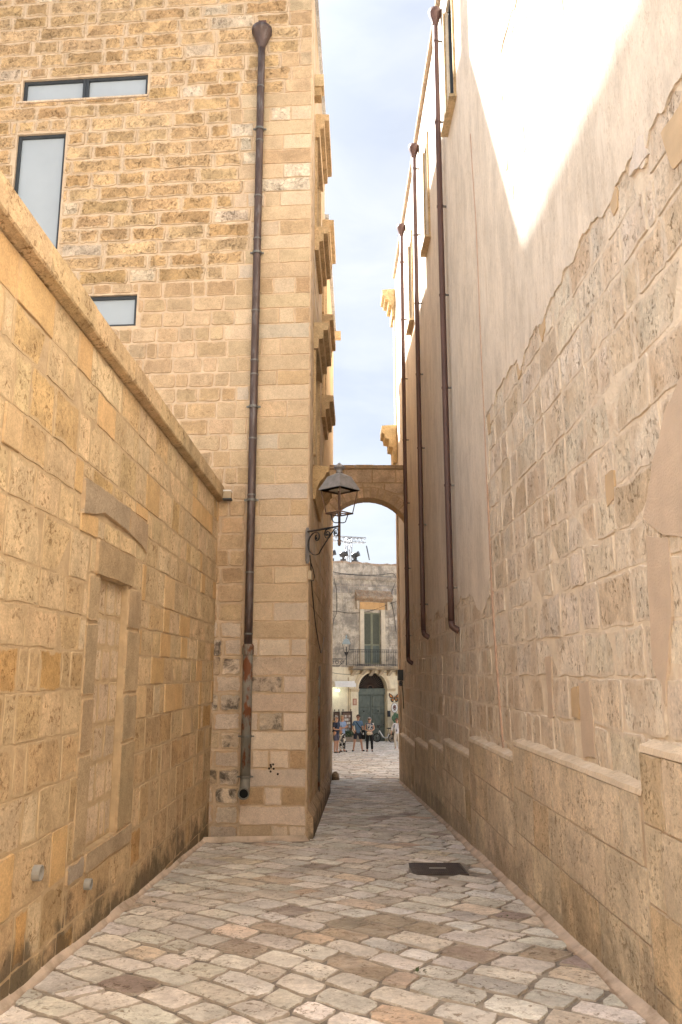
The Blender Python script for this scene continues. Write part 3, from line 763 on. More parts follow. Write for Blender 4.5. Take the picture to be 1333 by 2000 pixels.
mb = MB(); wbox(mb, ALLEY, SE - 0.25, SE - 0.02, HT2 - 0.22, HT2 - 0.02, 0.02, 0.24, tint=(0.6, 0.45, 0.27, 0)); wbuild(mb, 'gutter_spout', M['carved'], bld)
# sloping guard course at the foot of the alley face
mb = MB(); prof = []
for i, s_ in enumerate((0.0, 1.2, 2.4, 3.6, 5.2, 7.0)):
    g = ALLEY.ground(s_); prof.append((s_, g))
for (s0, g0), (s1, g1) in zip(prof[:-1], prof[1:]):
    vs = []
    for s_, g in ((s0 + 0.004, g0), (s1 - 0.004, g1)):
        vs += [ALLEY.P(s_, g - 0.1, 0.0), ALLEY.P(s_, g - 0.1, 0.10), ALLEY.P(s_, g + 0.28, 0.09), ALLEY.P(s_, g + 0.42, 0.0)]
    mb.add(vs, [(0, 1, 2, 3), (7, 6, 5, 4), (1, 5, 6, 2), (2, 6, 7, 3), (0, 4, 5, 1)], tint=(*tint((0.47, 0.335, 0.2), 0.05)[:3], 0))
wbuild(mb, 'guard_course', M['yard'], bld)
mb = MB(); q = ALLEY.P(3.04, 0, 0.0)
mb.tube([(q.x, q.y, -0.6), (q.x, q.y, 1.7)], 0.045, 8); wbuild(mb, 'chase_pipe', M['iron_rusty'], bld)
mb = MB(); e = ALLEY.P(SE - 0.3, 0, 0.08); g = gz(e.y)
mb.lathe([(0.11, -0.1), (0.11, 0.06), (0.085, 0.17), (0.04, 0.22), (0.0, 0.23)], 9, Matrix.Translation((e.x + 0.02, e.y, g)), tint=(0.45, 0.33, 0.21, 0))
wbuild(mb, 'corner_guard_stone', M['yard'], bld)

# ------------------------------------------------------------------ plastered building (right)
RP = Wall((1.72, 4.75), (-0.0122, 1), (-1, 0))
RW = Wall((1.81, 4.75), (-0.0122, 1), (-1, 0))
Q0, Q1, QT = -9.7, 16.9, 12.95
pbl = thing('plastered_building', 'high building on the right, pink plaster flaking off weathered stone above a stepped plinth', 'building', (3.5, 10, gz(10)))
rws = []
for near, far, top in (((890, 180), (873, 275), None), ((840, 456), (831, 508), (833, 262)), ((808, 622), (801, 658), (806, 470))):
    a, b = RW.st(*near, 0.035), RW.st(*far, 0.035); rws.append((a[0] + 0.08, b[0] - 0.08, (a[1] + b[1]) / 2 + 0.05, (a[1] + b[1]) / 2 + 2.25))
mb = MB(); poly_slab(mb, RW.P, [[(Q0, -2.0), (Q1, -2.0), (Q1, QT), (Q0, QT)]] + [rc(w) for w in rws], -0.30, 0.0)
wbuild(mb, 'wall_mortar', M['mortar_pink'], pbl)
mb = MB(); a, b = RW.P(Q0, 0, -0.3), RW.P(Q1, 0, -0.3); prism_world(mb, [(a.x, a.y), (12, a.y), (12, b.y), (b.x, b.y)], -2.2, QT - 0.02); wbuild(mb, 'inner_wall', M['mortar'], pbl)
mb = MB(); a, b = RW.P(Q0, 0, 0.09), RW.P(Q1, 0, 0.09); prism_world(mb, [(a.x, a.y), (12, a.y), (12, b.y), (b.x, b.y)], QT, QT + 0.06, tint=(0.5, 0.4, 0.3, 0)); wbuild(mb, 'roof', M['carved'], pbl)
# plaster with its ragged lower edge
st = lambda u, v: RW.st(u, v, 0.035)
low = [(799, 1190), (812, 1196), (824, 1190), (834, 1212), (858, 1204), (879, 1196), (888, 1180), (905, 1168), (925, 1176), (940, 1200), (953, 1165), (952, 1100), (950, 1000), (946, 815), (962, 790), (984, 740), (1006, 702), (1013, 724), (1020, 690), (1050, 632),
       (1062, 612), (1078, 570), (1100, 522), (1130, 462), (1140, 452), (1165, 425), (1192, 378), (1205, 345), (1240, 268), (1246, 330), (1254, 318), (1262, 255), (1290, 215), (1310, 165), (1333, 132)]
lowst = [(Q1, st(799, 1190)[1])] + [st(*p) for p in low]
e = lowst[-1]
lowst += [(e[0] - 0.7, e[1] + 0.9), (e[0] - 1.6, e[1] + 1.2), (e[0] - 4, e[1] + 2.4), (Q0, e[1] + 3.0)]
R.seed(77)
edge = ragged(lowst, 0.16, 4)
hole1 = [st(*p) for p in ((975, 100), (1000, 20), (1018, -70), (1030, -60), (1026, 60), (1030, 120), (1040, 261), (1022, 330), (996, 404), (985, 330), (977, 210))]
hole2 = [st(*p) for p in ((1093, 20), (1092, -40), (1112, -40), (1106, 10), (1099, 78))]
hole1 = ragged(hole1 + hole1[:1], 0.14, 3)[:-1]; hole2 = ragged(hole2 + hole2[:1], 0.12, 3)[:-1]
outer = edge + [(Q0, QT - 0.01), (Q1, QT - 0.01)]
mb = MB(); poly_slab(mb, RW.P, [outer, hole1, hole2] + [rc(w) for w in rws], 0.0, 0.016, col=(0.71, 0.63, 0.535, 0))
wbuild(mb, 'plaster', M['plaster'], pbl)
def inside(p, poly):
    c = False; n = len(poly)
    for i in range(n):
        a, b = poly[i], poly[i - 1]
        if (a[1] > p[1]) != (b[1] > p[1]) and p[0] < (b[0]-a[0]) * (p[1]-a[1]) / (b[1]-a[1]) + a[0]: c = not c
    return c
def covered(r):
    pts = [(r[0], r[2]), (r[1], r[2]), (r[1], r[3]), (r[0], r[3]), ((r[0]+r[1])/2, (r[2]+r[3])/2)]
    return all(inside(p, outer) and not inside(p, hole1) and not inside(p, hole2) for p in pts)
# plinth segments, stepping down with the alley
segs = []
for near, far in ((None, (1250, 1457)), ((1245, 1553), (1002, 1440)), ((1000, 1482), (917, 1440)), ((915, 1479), (866, 1442)), ((864, 1470), (837, 1444)), ((835, 1466), (811, 1440)), ((810, 1460), (790, 1440))):
    f_ = RP.st(*far); n_ = RP.st(*near) if near else (Q0, f_[1] + 0.0)
    segs.append([n_[0], f_[0], (n_[1] + f_[1]) / 2])
for i in range(1, len(segs)): segs[i][0] = segs[i - 1][1]
segs[-1][1] = Q1 - 0.3
segs[0][2] = RP.st(1250, 1457)[1]
RQ = random.Random(15); R.seed(8)
PIN = [(5, (0.74, 0.635, 0.475)), (4, (0.77, 0.67, 0.515)), (3, (0.70, 0.58, 0.42)), (1.5, (0.64, 0.51, 0.35))]
items = []
for r in courses(-4.5, Q1 - 0.3, -1.3, 10.5, (0.25, 0.36), (0.2, 0.75), RQ):
    c_ = (r[0] + r[1]) / 2
    if covered(r): continue
    if any(a <= c_ <= b and r[3] < tp - 0.05 for a, b, tp in segs): continue
    items.append(dict(rect=r, depth=R.uniform(0.002, 0.0085), col=tint(pick(PIN), 0.06), mat=M['weathered'], jit=0.013, gap=0.0, rnd=0.022, mid=0.06, tilt=0.025, bev=0.014))
lay(pbl, 'stone', 'stones', RW.P, items, 300)
R.seed(19)
PLI = [(5, (0.72, 0.59, 0.405)), (4, (0.75, 0.625, 0.44)), (2, (0.68, 0.54, 0.35)), (1, (0.63, 0.48, 0.29))]
items = []
for a, b, tp in segs:
    mb = MB(); wbox(mb, RP, a + 0.004, b - 0.004, -2, tp, -0.20, 0.0); wbuild(mb, 'plinth_core', M['mortar'], pbl)
    # bright worn top edge
    mb = MB(); n = max(3, int((b - a) / 0.12)); vs = []; R2 = random.Random(int(a * 100))
    for i in range(n + 1):
        s_ = a + 0.004 + (b - a - 0.008) * i / n
        vs += [RP.P(s_, tp - 0.03, 0.013), RP.P(s_, tp + 0.004 + R2.uniform(-.004, .004), 0.004 + R2.uniform(-.004, .003)), RP.P(s_, tp + 0.035 + R2.uniform(-.01, .012), -0.10)]
    fs = []
    for i in range(n): fs += [(3*i, 3*i+3, 3*i+4, 3*i+1), (3*i+1, 3*i+4, 3*i+5, 3*i+2)]
    mb.add(vs, [tuple(reversed(f)) for f in fs], tint=(0.66, 0.55, 0.42, 0)); wbuild(mb, 'plinth_top', M['plaster'], pbl)
    for r in courses(a + 0.004, b - 0.004, tp - 0.42 * 5, tp - 0.03, (0.40, 0.44), (0.45, 0.95), RQ):
        if r[3] < RP.ground((r[0]+r[1])/2): continue
        items.append(dict(rect=r, depth=R.uniform(0.009, 0.014), col=tint(pick(PLI), 0.05), mat=M['plinth'], jit=0.003, gap=0.0025, rnd=0.006, mid=0.03, tilt=0.006, bev=0.005, name='plinth_block'))
lay(pbl, 'plinth_block', 'plinth_blocks', RP.P, items, 300)
# windows of the plastered building
for i, w in enumerate(rws):
    wn = thing('window', None, None); wn.parent = pbl; wn.location = RW.P((w[0]+w[1])/2, w[2], 0) - Vector(pbl.location)
    mb = MB()
    for a in ((w[0], w[1], w[3] - 0.06, w[3]), (w[0], w[1], w[2], w[2] + 0.06), (w[0], w[0] + 0.06, w[2] + 0.06, w[3] - 0.06), (w[1] - 0.06, w[1], w[2] + 0.06, w[3] - 0.06), ((w[0]+w[1])/2 - 0.03, (w[0]+w[1])/2 + 0.03, w[2] + 0.06, w[3] - 0.06)):
        wbox(mb, RW, *a, -0.10, -0.03)
    wbuild(mb, 'frame', M['frame_dark'], wn)
    mb = MB(); wbox(mb, RW, w[0] + 0.06, w[1] - 0.06, w[2] + 0.06, w[3] - 0.06, -0.09, -0.075); wbuild(mb, 'pane', M['glass_dark'], wn)
    mb = MB()
    for a in ((w[0] - 0.05, w[0] - 0.002, w[2], w[3]), (w[1] + 0.002, w[1] + 0.05, w[2], w[3])): wbox(mb, RW, *a, 0.0, 0.05, tint=(0.5, 0.36, 0.2, 0))
    wbuild(mb, 'surround', M['carved'], wn)
    mb = MB(); wbox(mb, RW, w[0] - 0.08, w[1] + 0.08, w[2] - 0.05, w[2] - 0.003, 0.0, 0.13, tint=(0.55, 0.42, 0.26, 0)); wbuild(mb, 'sill', M['carved'], wn)
# render repairs and cement patches
def patch(name, pts, h0, h1, m, c=(0.5, 0.4, 0.3, 0), amp=0.1):
    q = [RW.st(u, v, h1) for u, v in pts]; q = ragged(q + q[:1], amp, 3)[:-1]
    mb = MB(); poly_slab(mb, RW.P, [q], h0, h1, col=c); return wbuild(mb, name, M[m], pbl)
for pts in (((1190, 372), (1200, 360), (1206, 372), (1206, 405), (1198, 422), (1192, 400)), ((1054, 622), (1062, 612), (1064, 640), (1058, 668), (1053, 650)), ((1009, 712), (1016, 704), (1018, 728), (1012, 742)),
            ((1290, 260), (1345, 175), (1360, 240), (1340, 300), (1315, 330)), ((1182, 928), (1198, 918), (1199, 975), (1186, 990)), ((1115, 1345), (1128, 1340), (1130, 1405), (1117, 1400)), ((952, 812), (957, 806), (958, 845), (953, 850))):
    patch('render_repair', pts, 0.0, 0.014, 'plaster_tan', amp=0.06)
patch('cement_patch', ((1256, 1010), (1275, 900), (1300, 800), (1345, 700), (1400, 720), (1400, 1030), (1333, 1050), (1300, 1046)), 0.0, 0.018, 'cement', amp=0.04)
patch('cement_patch', ((1245, 268), (1258, 262), (1266, 300), (1240, 330), (1228, 345), (1236, 300)), 0.0, 0.020, 'plaster', c=(0.68, 0.615, 0.555, 0), amp=0.12)
patch('cement_patch', ((1262, 1046), (1305, 1050), (1312, 1200), (1300, 1380), (1275, 1300), (1268, 1180)), 0.0, 0.015, 'cement', amp=0.05)
patch('cement_patch', ((1130, 1335), (1150, 1330), (1162, 1480), (1140, 1480)), 0.0, 0.013, 'cement', amp=0.10)
patch('cement_patch', ((1064, 1285), (1076, 1283), (1082, 1400), (1070, 1402)), 0.0, 0.013, 'cement', amp=0.10)
# reddish plaster seam running down the wall
mb = MB(); seam = [RW.st(u, v, 0.04) for u, v in ((916, 262), (926, 420), (934, 620), (943, 820), (950, 1000), (958, 1180), (968, 1330), (979, 1466))]
R.seed(2); seam = ragged(seam, 0.01, 3); poly_slab(mb, RW.P, [[(s_ - 0.018, t_) for s_, t_ in seam] + [(s_ + 0.018, t_) for s_, t_ in reversed(seam)]], 0.0, 0.022)
wbuild(mb, 'plaster_seam', plain('reddish_plaster_seam', (0.52, 0.36, 0.27), 0.9, mottle=0.15, scale=12), pbl)
# cornices at the far corner
for t0_, t1_, pr_, n_ in ((7.35, 8.45, 0.45, 'corner_cornice'), (11.75, 12.6, 0.40, 'corner_cornice')):
    mb = MB(); H_ = t1_ - t0_
    pf = [(0.03, t0_), (0.30 * pr_, t0_), (0.32 * pr_, t0_ + 0.40 * H_), (0.55 * pr_, t0_ + 0.42 * H_), (0.57 * pr_, t0_ + 0.62 * H_), (0.80 * pr_, t0_ + 0.64 * H_), (0.84 * pr_, t0_ + 0.76 * H_), (pr_, t0_ + 0.78 * H_), (pr_, t1_ - 0.03), (0.03, t1_)]
    profile(mb, RW, Q1 - 0.05, Q1 + 0.75, pf, tint=(0.60, 0.45, 0.25, 0))
    wbox(mb, RW, Q1 - 0.0, Q1 + 0.7, t0_, t1_ - 0.04, -0.6, 0.025, tint=(0.6, 0.45, 0.25, 0))
    wbuild(mb, n_, M['carved'], pbl)
mb = MB(); wbox(mb, RW, Q1 + 0.002, Q1 + 0.35, -2, QT - 1.2, -0.7, 0.06, tint=(0.62, 0.50, 0.38, 0)); wbuild(mb, 'corner_pilaster', M['plaster'], pbl)

# ------------------------------------------------------------------ arch over the end of the alley
arch = thing('stone_arch', 'flat-topped stone arch bridging the end of the alley', 'arch', (0.6, 19.7, gz(19.7)))
AW = Wall((-0.31, 19.45), (1, 0), (0, -1)); AX = 1.93
c_s = AX / 2; spr, rise = 5.30, 0.56; Rr = ((AX/2)**2 + rise**2) / (2 * rise); cz = spr + rise - Rr
half = math.asin((AX/2) / Rr); nV = 15; vth = 0.27
R.seed(6); mb_core = MB()
def arcp(a, r): return (c_s + r * sin(a), cz + r * cos(a))
core = [arcp(-half + 2*half*i/24, Rr + 0.005) for i in range(25)] + [(AX, 6.60), (0, 6.60)]
poly_slab(mb_core, AW.P, [core], -0.55, 0.0); wbuild(mb_core, 'mortar_core', M['mortar_tan'], arch)
for i in range(nV):
    a0_, a1_ = -half + 2*half*i/nV + 0.006, -half + 2*half*(i+1)/nV - 0.006
    pts = [arcp(a0_, Rr - 0.008), arcp((a0_+a1_)/2, Rr - 0.008), arcp(a1_, Rr - 0.008), arcp(a1_, Rr + vth * 0.6), arcp(a1_, Rr + vth), arcp((a0_+a1_)/2, Rr + vth), arcp(a0_, Rr + vth), arcp(a0_, Rr + vth*0.5)]
    mb = MB(); stone_into(mb, AW.P, pts, R.uniform(0.012, 0.024), tint((0.60, 0.45, 0.285), 0.07), bev=0.008, mid=0.03, back=-0.54)
    wbuild(mb, 'voussoir', M['arch'], arch)
for r in courses(0, AX, 5.62, 6.60, (0.26, 0.36), (0.35, 0.75), R):
    # trim to what lies above the voussoir ring
    def top_ring(s_): 
        d = s_ - c_s; return cz + sqrt(max(0, (Rr + vth)**2 - d*d))
    lo = max(top_ring(r[0]), top_ring(r[1])) if abs(r[0]-c_s) > 0 else 0
    pts = []
    for i in range(6):
        s_ = r[0] + 0.006 + (r[1] - r[0] - 0.012) * i / 5; pts.append((s_, max(r[2] + 0.006, top_ring(s_) + 0.008)))
    if all(p[1] > r[3] - 0.05 for p in pts): continue
    pts = [(p[0], min(p[1], r[3] - 0.012)) for p in pts] + [(r[1] - 0.006, r[3] - 0.006), (r[0] + 0.006, r[3] - 0.006)]
    mb = MB(); stone_into(mb, AW.P, pts, R.uniform(0.008, 0.016), tint((0.62, 0.48, 0.31), 0.08), bev=0.008, mid=0.035, back=-0.01)
    wbuild(mb, 'stone', M['arch'], arch)
s_ = 0
while s_ < AX - 0.01:
    e = min(AX, s_ + R.uniform(0.45, 0.7)); e = AX if AX - e < 0.2 else e
    mb = MB(); wbox(mb, AW, s_ + 0.003, e - 0.003, 6.605, 6.70 + R.uniform(-.006, .006), -0.58, 0.045 + R.uniform(-.006, .006), tint=(*tint((0.46, 0.345, 0.21), 0.06)[:3], 0)); wbuild(mb, 'coping_stone', M['arch'], arch); s_ = e

# unseen buildings added for the light: a wing whose roof edge shades the right wall,
# and a pale sunlit house that bounces light into the alley
wing = thing('shade_wing', 'tall plain wing on the far side of the yard behind the left wall', 'building', (-10.5, 15, gz(15)))
mb = MB(); mb.box((-14, 10.6, -1.5), (-7.6, 20, 17.6)); wbuild(mb, 'wall', M['ochre_plaster'], wing)
mb = MB(); mb.box((-14.2, 10.4, 17.605), (-7.45, 20.2, 17.85)); wbuild(mb, 'roof', M['carved'], wing)
rear = thing('bounce_block', 'pale sunlit house across the lane behind the viewer', 'building', (0, -8, gz(-8)))
mb = MB(); mb.box((-9, -14, -1), (10, -6.5, 14)); wbuild(mb, 'wall', M['plaster_far'], rear)
mb = MB(); mb.box((-9.2, -14.2, 14.005), (10.2, -6.3, 14.25)); wbuild(mb, 'roof', M['carved'], rear)
mb_w = MB()
for x in (-6.5, -3, 0.5, 4):
    for z in (2.6, 6.4, 10.2):
        mb = MB(); mb.box((x, -6.52, z), (x + 1.1, -6.46, z + 2.0)); wbuild(mb, 'shutter', M['shutter'], rear)
mb_n = None
pal = thing('shade_palace', 'plain high palace on the left side of the piazza', 'building', (-6, 40, gz(40)))  # unseen mass added so the piazza lies in shade
mb = MB(); mb.box((-16, 27, -4.5), (-1.75, 53.5, 7.0)); wbuild(mb, 'wall', M['ochre_plaster'], pal)
mb = MB(); mb.box((-16, 22.8, -3.5), (-1.0, 25.4, 11.2)); wbuild(mb, 'wall', M['ochre_plaster'], pal)  # second unseen block, added to shade the far corner pilaster
mb = MB(); mb.box((-16.2, 27.2, 7.005), (-1.55, 53.7, 7.3)); wbuild(mb, 'roof', M['carved'], pal)

# ------------------------------------------------------------------ drainpipes
def ring(path_pt, r0, r1, h, mat, parent, name='clamp', n=12, ears=None):
    mb = MB(); x, y, z = path_pt
    mb.lathe([(r0, -h/2), (r1, -h/2), (r1, h/2), (r0, h/2)], n, Matrix.Translation((x, y, z)), cap=False)
    if ears:
        for sg in (-1, 1): mb.box((-0.018, -0.012, -h * 0.35), (0.018, 0.012, h * 0.35), Matrix.Translation((x + ears[0] * sg * (r1 + 0.014), y + ears[1] * sg * (r1 + 0.014), z)))
    return wbuild(mb, name, mat, parent)
# left: weathered copper pipe above, rusty iron below
o = FRONT.st(482, 1400, 0.10); q = FRONT.P(o[0], 0, 0.10); px_, py_ = q.x, q.y
dp = thing('drainpipe', 'dark weathered drainpipe with a funnel top and rusty open foot on the golden stone front', 'drainpipe', (px_, py_, gz(py_)))
zc = lambda v: FRONT.st(485, v, 0.10)[1]
z_top, z_mid, z_bot = zc(92), zc(1262), zc(1530)
mb = MB(); n = 24
mb.tube([(px_, py_, z_mid + (z_top - z_mid) * i / n) for i in range(n + 1)], 0.060, 14); wbuild(mb, 'pipe', M['pipe'], dp)
mb = MB(); mb.lathe([(0.060, z_top - 0.05), (0.066, z_top), (0.115, z_top + 0.13), (0.160, z_top + 0.245), (0.168, z_top + 0.25), (0.168, z_top + 0.32), (0.155, z_top + 0.322), (0.10, z_top + 0.2), (0.0, z_top + 0.1)], 18, Matrix.Translation((px_, py_, 0)), smooth=True)
hp = wbuild(mb, 'hopper', M['pipe'], dp)
mb = MB(); wbox(mb, FRONT, o[0] - 0.065, o[0] + 0.065, z_top + 0.30, z_top + 0.50, -0.02, 0.10); wbuild(mb, 'outlet_spout', M['pipe_red'], dp)
for v in (172, 254, 277, 385, 468, 495, 608, 705, 732, 795, 857, 967, 977, 1118, 1238):
    ring((px_, py_, zc(v)), 0.059, 0.0655, 0.022, M['clamp'], dp, 'joint_ring')
for v in (254, 495, 795, 977):
    ring((px_, py_, zc(v)), 0.060, 0.075, 0.035, M['clamp'], dp, 'clamp', ears=(1, 0))
mb = MB(); mb.lathe([(0.066, z_mid - 0.12), (0.082, z_mid - 0.115), (0.082, z_mid), (0.074, z_mid + 0.02), (0.066, z_mid + 0.03)], 16, Matrix.Translation((px_, py_, 0)), smooth=False); wbuild(mb, 'collar', M['iron_rusty'], dp, label='rusty collar at the change of pipe')
mb = MB(); mb.tube([(px_, py_, z_mid - 0.1), (px_, py_, (z_mid + z_bot) / 2), (px_, py_, z_bot + 0.02)], 0.070, 14); wbuild(mb, 'lower_pipe', M['iron_rusty'], dp, label='grey painted iron lower length, rusting')
for v in (1438, 1517): ring((px_, py_, zc(v)), 0.070, 0.079, 0.028, M['clamp'], dp, 'clamp', ears=(1, 0))
mb = MB(); pth = [(px_, py_, z_bot + 0.06), (px_, py_ - 0.01, z_bot - 0.02), (px_, py_ - 0.04, z_bot - 0.08), (px_, py_ - 0.10, z_bot - 0.11), (px_, py_ - 0.15, z_bot - 0.115)]
mb.tube(pth, [0.070, 0.071, 0.072, 0.073, 0.074], 14, cap=False); wbuild(mb, 'elbow', M['iron_rusty'], dp)
mb = MB(); mb.lathe([(0.060, 0.0), (0.0, 0.001)], 14, Matrix.Translation((px_, py_ - 0.12, z_bot - 0.115)) @ Matrix.Rotation(pi/2, 4, 'X')); wbuild(mb, 'pipe_mouth_shade', M['black'], dp)  # black disc stands for the shade inside the open pipe
mb = MB(); mb.lathe([(0.074, -0.02), (0.080, -0.02), (0.080, 0.012), (0.062, 0.012), (0.062, -0.02)], 14, Matrix.Translation((px_, py_ - 0.145, z_bot - 0.115)) @ Matrix.Rotation(pi/2, 4, 'X'), cap=False); wbuild(mb, 'mouth_rim', M['iron_rusty'], dp)
# dark discs painting the shade in drilled holes and a gouge of one stone
for u, v in ((529, 1494), (534, 1493), (526, 1501), (530, 1497.5), (535, 1501.5), (529, 1507), (543, 1512)):
    s_, t_ = FRONT.st(u, v, 0.02); mb = MB(); mb.lathe([(0.0, 0.0), (0.0155, 0.001), (0.0155, -0.012)], 10, Matrix.Translation(FRONT.P(s_, t_, 0.0195)) @ Matrix.Rotation(pi/2, 4, 'X'), cap=False); wbuild(mb, 'hole_shade_disc', M['hole_shade'], bld)
# right: three brown pipes
labs = ['nearest brown drainpipe on the pink plaster, its funnel cut by the top of the picture', 'middle brown drainpipe on the pink plaster, between the two others', 'farthest brown drainpipe on the pink plaster, touching the stone arch']
for i, (bot, topv) in enumerate((((884, 1215), (843, 18)), ((829, 1232), (805, 325)), ((799, 1285), (781, 508)))):
    a = RW.st(*bot, 0.10); q = RW.P(a[0], 0, 0.115); x, y = q.x, q.y; zb = a[1]
    zt = 12.45
    p_ = thing('drainpipe', labs[i], 'drainpipe', (x, y, zb), group='brown drainpipes on the plastered building')
    r = 0.047
    mb = MB(); mb.tube([(x, y, zb + (zt - zb) * k / 20) for k in range(21)], r, 12); wbuild(mb, 'pipe', M['pipe_red'], p_)
    mb = MB(); d = RW.d
    mb.tube([(x, y, zb + 0.01)] + [(x + 0.12 * sin(t) ** 2 * 0.9, y - 0.02 * sin(t), zb - 0.03 - 0.10 * sin(t * 0.95)) for t in (0.3, 0.6, 0.9, 1.2, 1.45)], r * 1.03, 12); wbuild(mb, 'elbow', M['pipe_red'], p_)
    mb = MB(); mb.lathe([(r, zt - 0.04), (r + 0.006, zt), (0.09, zt + 0.13), (0.115, zt + 0.20), (0.115, zt + 0.26), (0.10, zt + 0.26), (0.06, zt + 0.15), (0, zt + 0.12)], 16, Matrix.Translation((x, y, 0)), smooth=True); wbuild(mb, 'hopper', M['pipe_red'], p_)
    z = zb + 0.5
    while z < zt - 0.2:
        ring((x, y, z), r - 0.001, r + 0.008, 0.03, M['pipe_red'], p_, 'joint_ring'); mbk = MB()
        mbk.box((x + 0.02, y - 0.012, z - 0.012), (x + 0.115, y + 0.012, z + 0.012)); wbuild(mbk, 'bracket', M['clamp'], p_); z += 1.55

# ------------------------------------------------------------------ lantern on its scrolled bracket
cx, cy = -0.497, 11.362
adir = Vector((0.71, -0.70, 0)).normalized(); side_ = Vector((0.70, 0.71, 0))
def LP(a, z, b=0.0): return Vector((cx, cy, 0)) + adir * a + side_ * b + Vector((0, 0, z))
ref = lambda v, fw=11.05: hit(600, v, (cx, cy, 0), (0, -1, 0)).z
zpt, zpb = ref(1035), ref(1097)
lamp = thing('wall_lantern', 'open iron lantern with a grey roof on a scrolled bracket at the building corner', 'street lamp', (cx, cy, zpb))
MLAMP = Matrix((( adir.x, side_.x, 0, cx), (adir.y, side_.y, 0, cy), (0, 0, 1, 0), (0, 0, 0, 1)))
mb = MB(); mb.box((0.012, -0.035, zpb), (0.028, 0.035, zpt), MLAMP); mb.box((0.010, -0.022, zpt), (0.028, 0.022, zpt + 0.03), MLAMP); mb.box((0.010, -0.022, zpb - 0.03), (0.028, 0.022, zpb), MLAMP)
wbuild(mb, 'wall_plate', M['lamp_roof'], lamp)
AL = 0.665; za = zpt - 0.03
mb = MB(); mb.tube([LP(0.02, za), LP(AL, za)], 0.015, 8); wbuild(mb, 'arm', M['wrought'], lamp)
def flat_scroll(pts, w=0.022, th=0.007):
    mb = MB(); P3 = [LP(a, z) for a, z in pts]; vs = []
    for i, p in enumerate(P3):
        t = (P3[min(i+1, len(P3)-1)] - P3[max(i-1, 0)]).normalized(); nrm = t.cross(side_).normalized()
        for sb, sn in ((-1, -1), (1, -1), (1, 1), (-1, 1)): vs.append(p + side_ * sb * w / 2 + nrm * sn * th / 2)
    fs = []
    for i in range(len(P3) - 1):
        for k in range(4): fs.append((i*4+k, i*4+(k+1) % 4, i*4+4+(k+1) % 4, i*4+4+k))
    fs += [(3, 2, 1, 0), tuple(len(vs) - 4 + k for k in range(4))]
    return mb.add(vs, fs)
def curl(ca, cz_, r0, a0, turns, n=26, k=0.30):
    return [(ca + r0 * (1 - (1 - k) * i / n) * cos(a0 + turns * 2 * pi * i / n), cz_ + r0 * (1 - (1 - k) * i / n) * sin(a0 + turns * 2 * pi * i / n)) for i in range(n + 1)]
# main S: big loop at the wall, running up to a curl under the lantern
big = curl(0.16, za - 0.145, 0.055, radians(-60), 1.05, 16)[::-1]
H0 = za - 0.30
main = [(0.045 + 0.155 * (1 - cos(t)), za - 0.185 - 0.17 * sin(t)) for t in [radians(-62 + 8 * i) for i in range(20)]]
main = [(0.20 + 0.165 * cos(radians(100 + 12 * i)), za - 0.19 + 0.165 * sin(radians(100 + 12 * i))) for i in range(17)]
e = main[-1]
main += [(e[0] + (0.545 - e[0]) * f, e[1] + (za - 0.055 - e[1]) * (f ** 0.9)) for f in (0.12, 0.25, 0.4, 0.55, 0.7, 0.85)]
main += [(0.60 + 0.062 * (1 - 0.6 * i / 16) * cos(radians(120 - 27 * i)), za - 0.085 + 0.066 * (1 - 0.6 * i / 16) * sin(radians(120 - 27 * i))) for i in range(17)]
head = [(0.215 + 0.058 * (1 - 0.6 * i / 12) * cos(radians(95 - 32 * i)), za - 0.10 + 0.075 * (1 - 0.6 * i / 12) * sin(radians(95 - 32 * i))) for i in range(12)][::-1]
wbuild(flat_scroll(head + main), 'scroll', M['wrought'], lamp)
mid_s = [(0.43 + 0.07 * (1 - 0.62 * i / 18) * cos(radians(60 + 29 * i)), za - 0.085 + 0.075 * (1 - 0.62 * i / 18) * sin(radians(60 + 29 * i))) for i in range(19)]
wbuild(flat_scroll(mid_s), 'scroll', M['wrought'], lamp)
for a, z in ((0.205, za - 0.115), (0.435, za - 0.09), (0.60, za - 0.09)):
    mb = MB(); c = LP(a, z); mb.lathe([(0, -0.016), (0.012, -0.012), (0.017, 0), (0.012, 0.012), (0, 0.016)], 8, Matrix.Translation(c)); wbuild(mb, 'scroll_ball', M['wrought'], lamp)
LC = LP(AL, 0); lx, ly = LC.x, LC.y; T = Matrix.Translation((lx, ly, 0))
zv = lambda v: hit(664, v, (lx, ly, 0), (0, -1, 0)).z
ze = zv(958); zt1 = zv(931); zr = zv(1003); zj = zv(1021); zb_ = zv(1065)
mb = MB(); mb.tube([(lx, ly, zb_ + 0.07), (lx, ly, ze + 0.02)], 0.018, 8); wbuild(mb, 'stem', M['lamp_rust'], lamp)
mb = MB(); mb.lathe([(0, zb_ - 0.012), (0.016, zb_ - 0.006), (0.024, zb_ + 0.02), (0.022, zb_ + 0.045), (0.016, zb_ + 0.055), (0.03, zb_ + 0.058), (0.03, zb_ + 0.068), (0.016, zb_ + 0.072)], 10, T, smooth=True); wbuild(mb, 'finial', M['lamp_rust'], lamp)
RE, RT = 0.292, 0.168
ROT = MLAMP.to_3x3().to_4x4() @ Matrix.Rotation(radians(0), 4, 'Z')
mb = MB(); mb.lathe([(RE, ze), (RE, ze + 0.012), (RT, zt1), (0.135, zt1 + 0.012), (0.05, zt1 + 0.05), (0.05, zt1 + 0.058)], 4, T, ang=radians(2)); mb.lathe([(0.0, ze + 0.03), (RE - 0.02, ze + 0.004), (RE, ze)], 4, T, ang=radians(2), mat=1)
roof_ = wbuild(mb, 'lamp_roof', [M['lamp_roof'], M['lamp_rust']], lamp)
mb = MB(); mb.lathe([(0.0, ze - 0.006), (0.15, ze - 0.004), (0.15, ze + 0.002), (0, ze + 0.003)], 4, T, ang=radians(2)); wbuild(mb, 'reflector', M['lamp_white'], lamp)
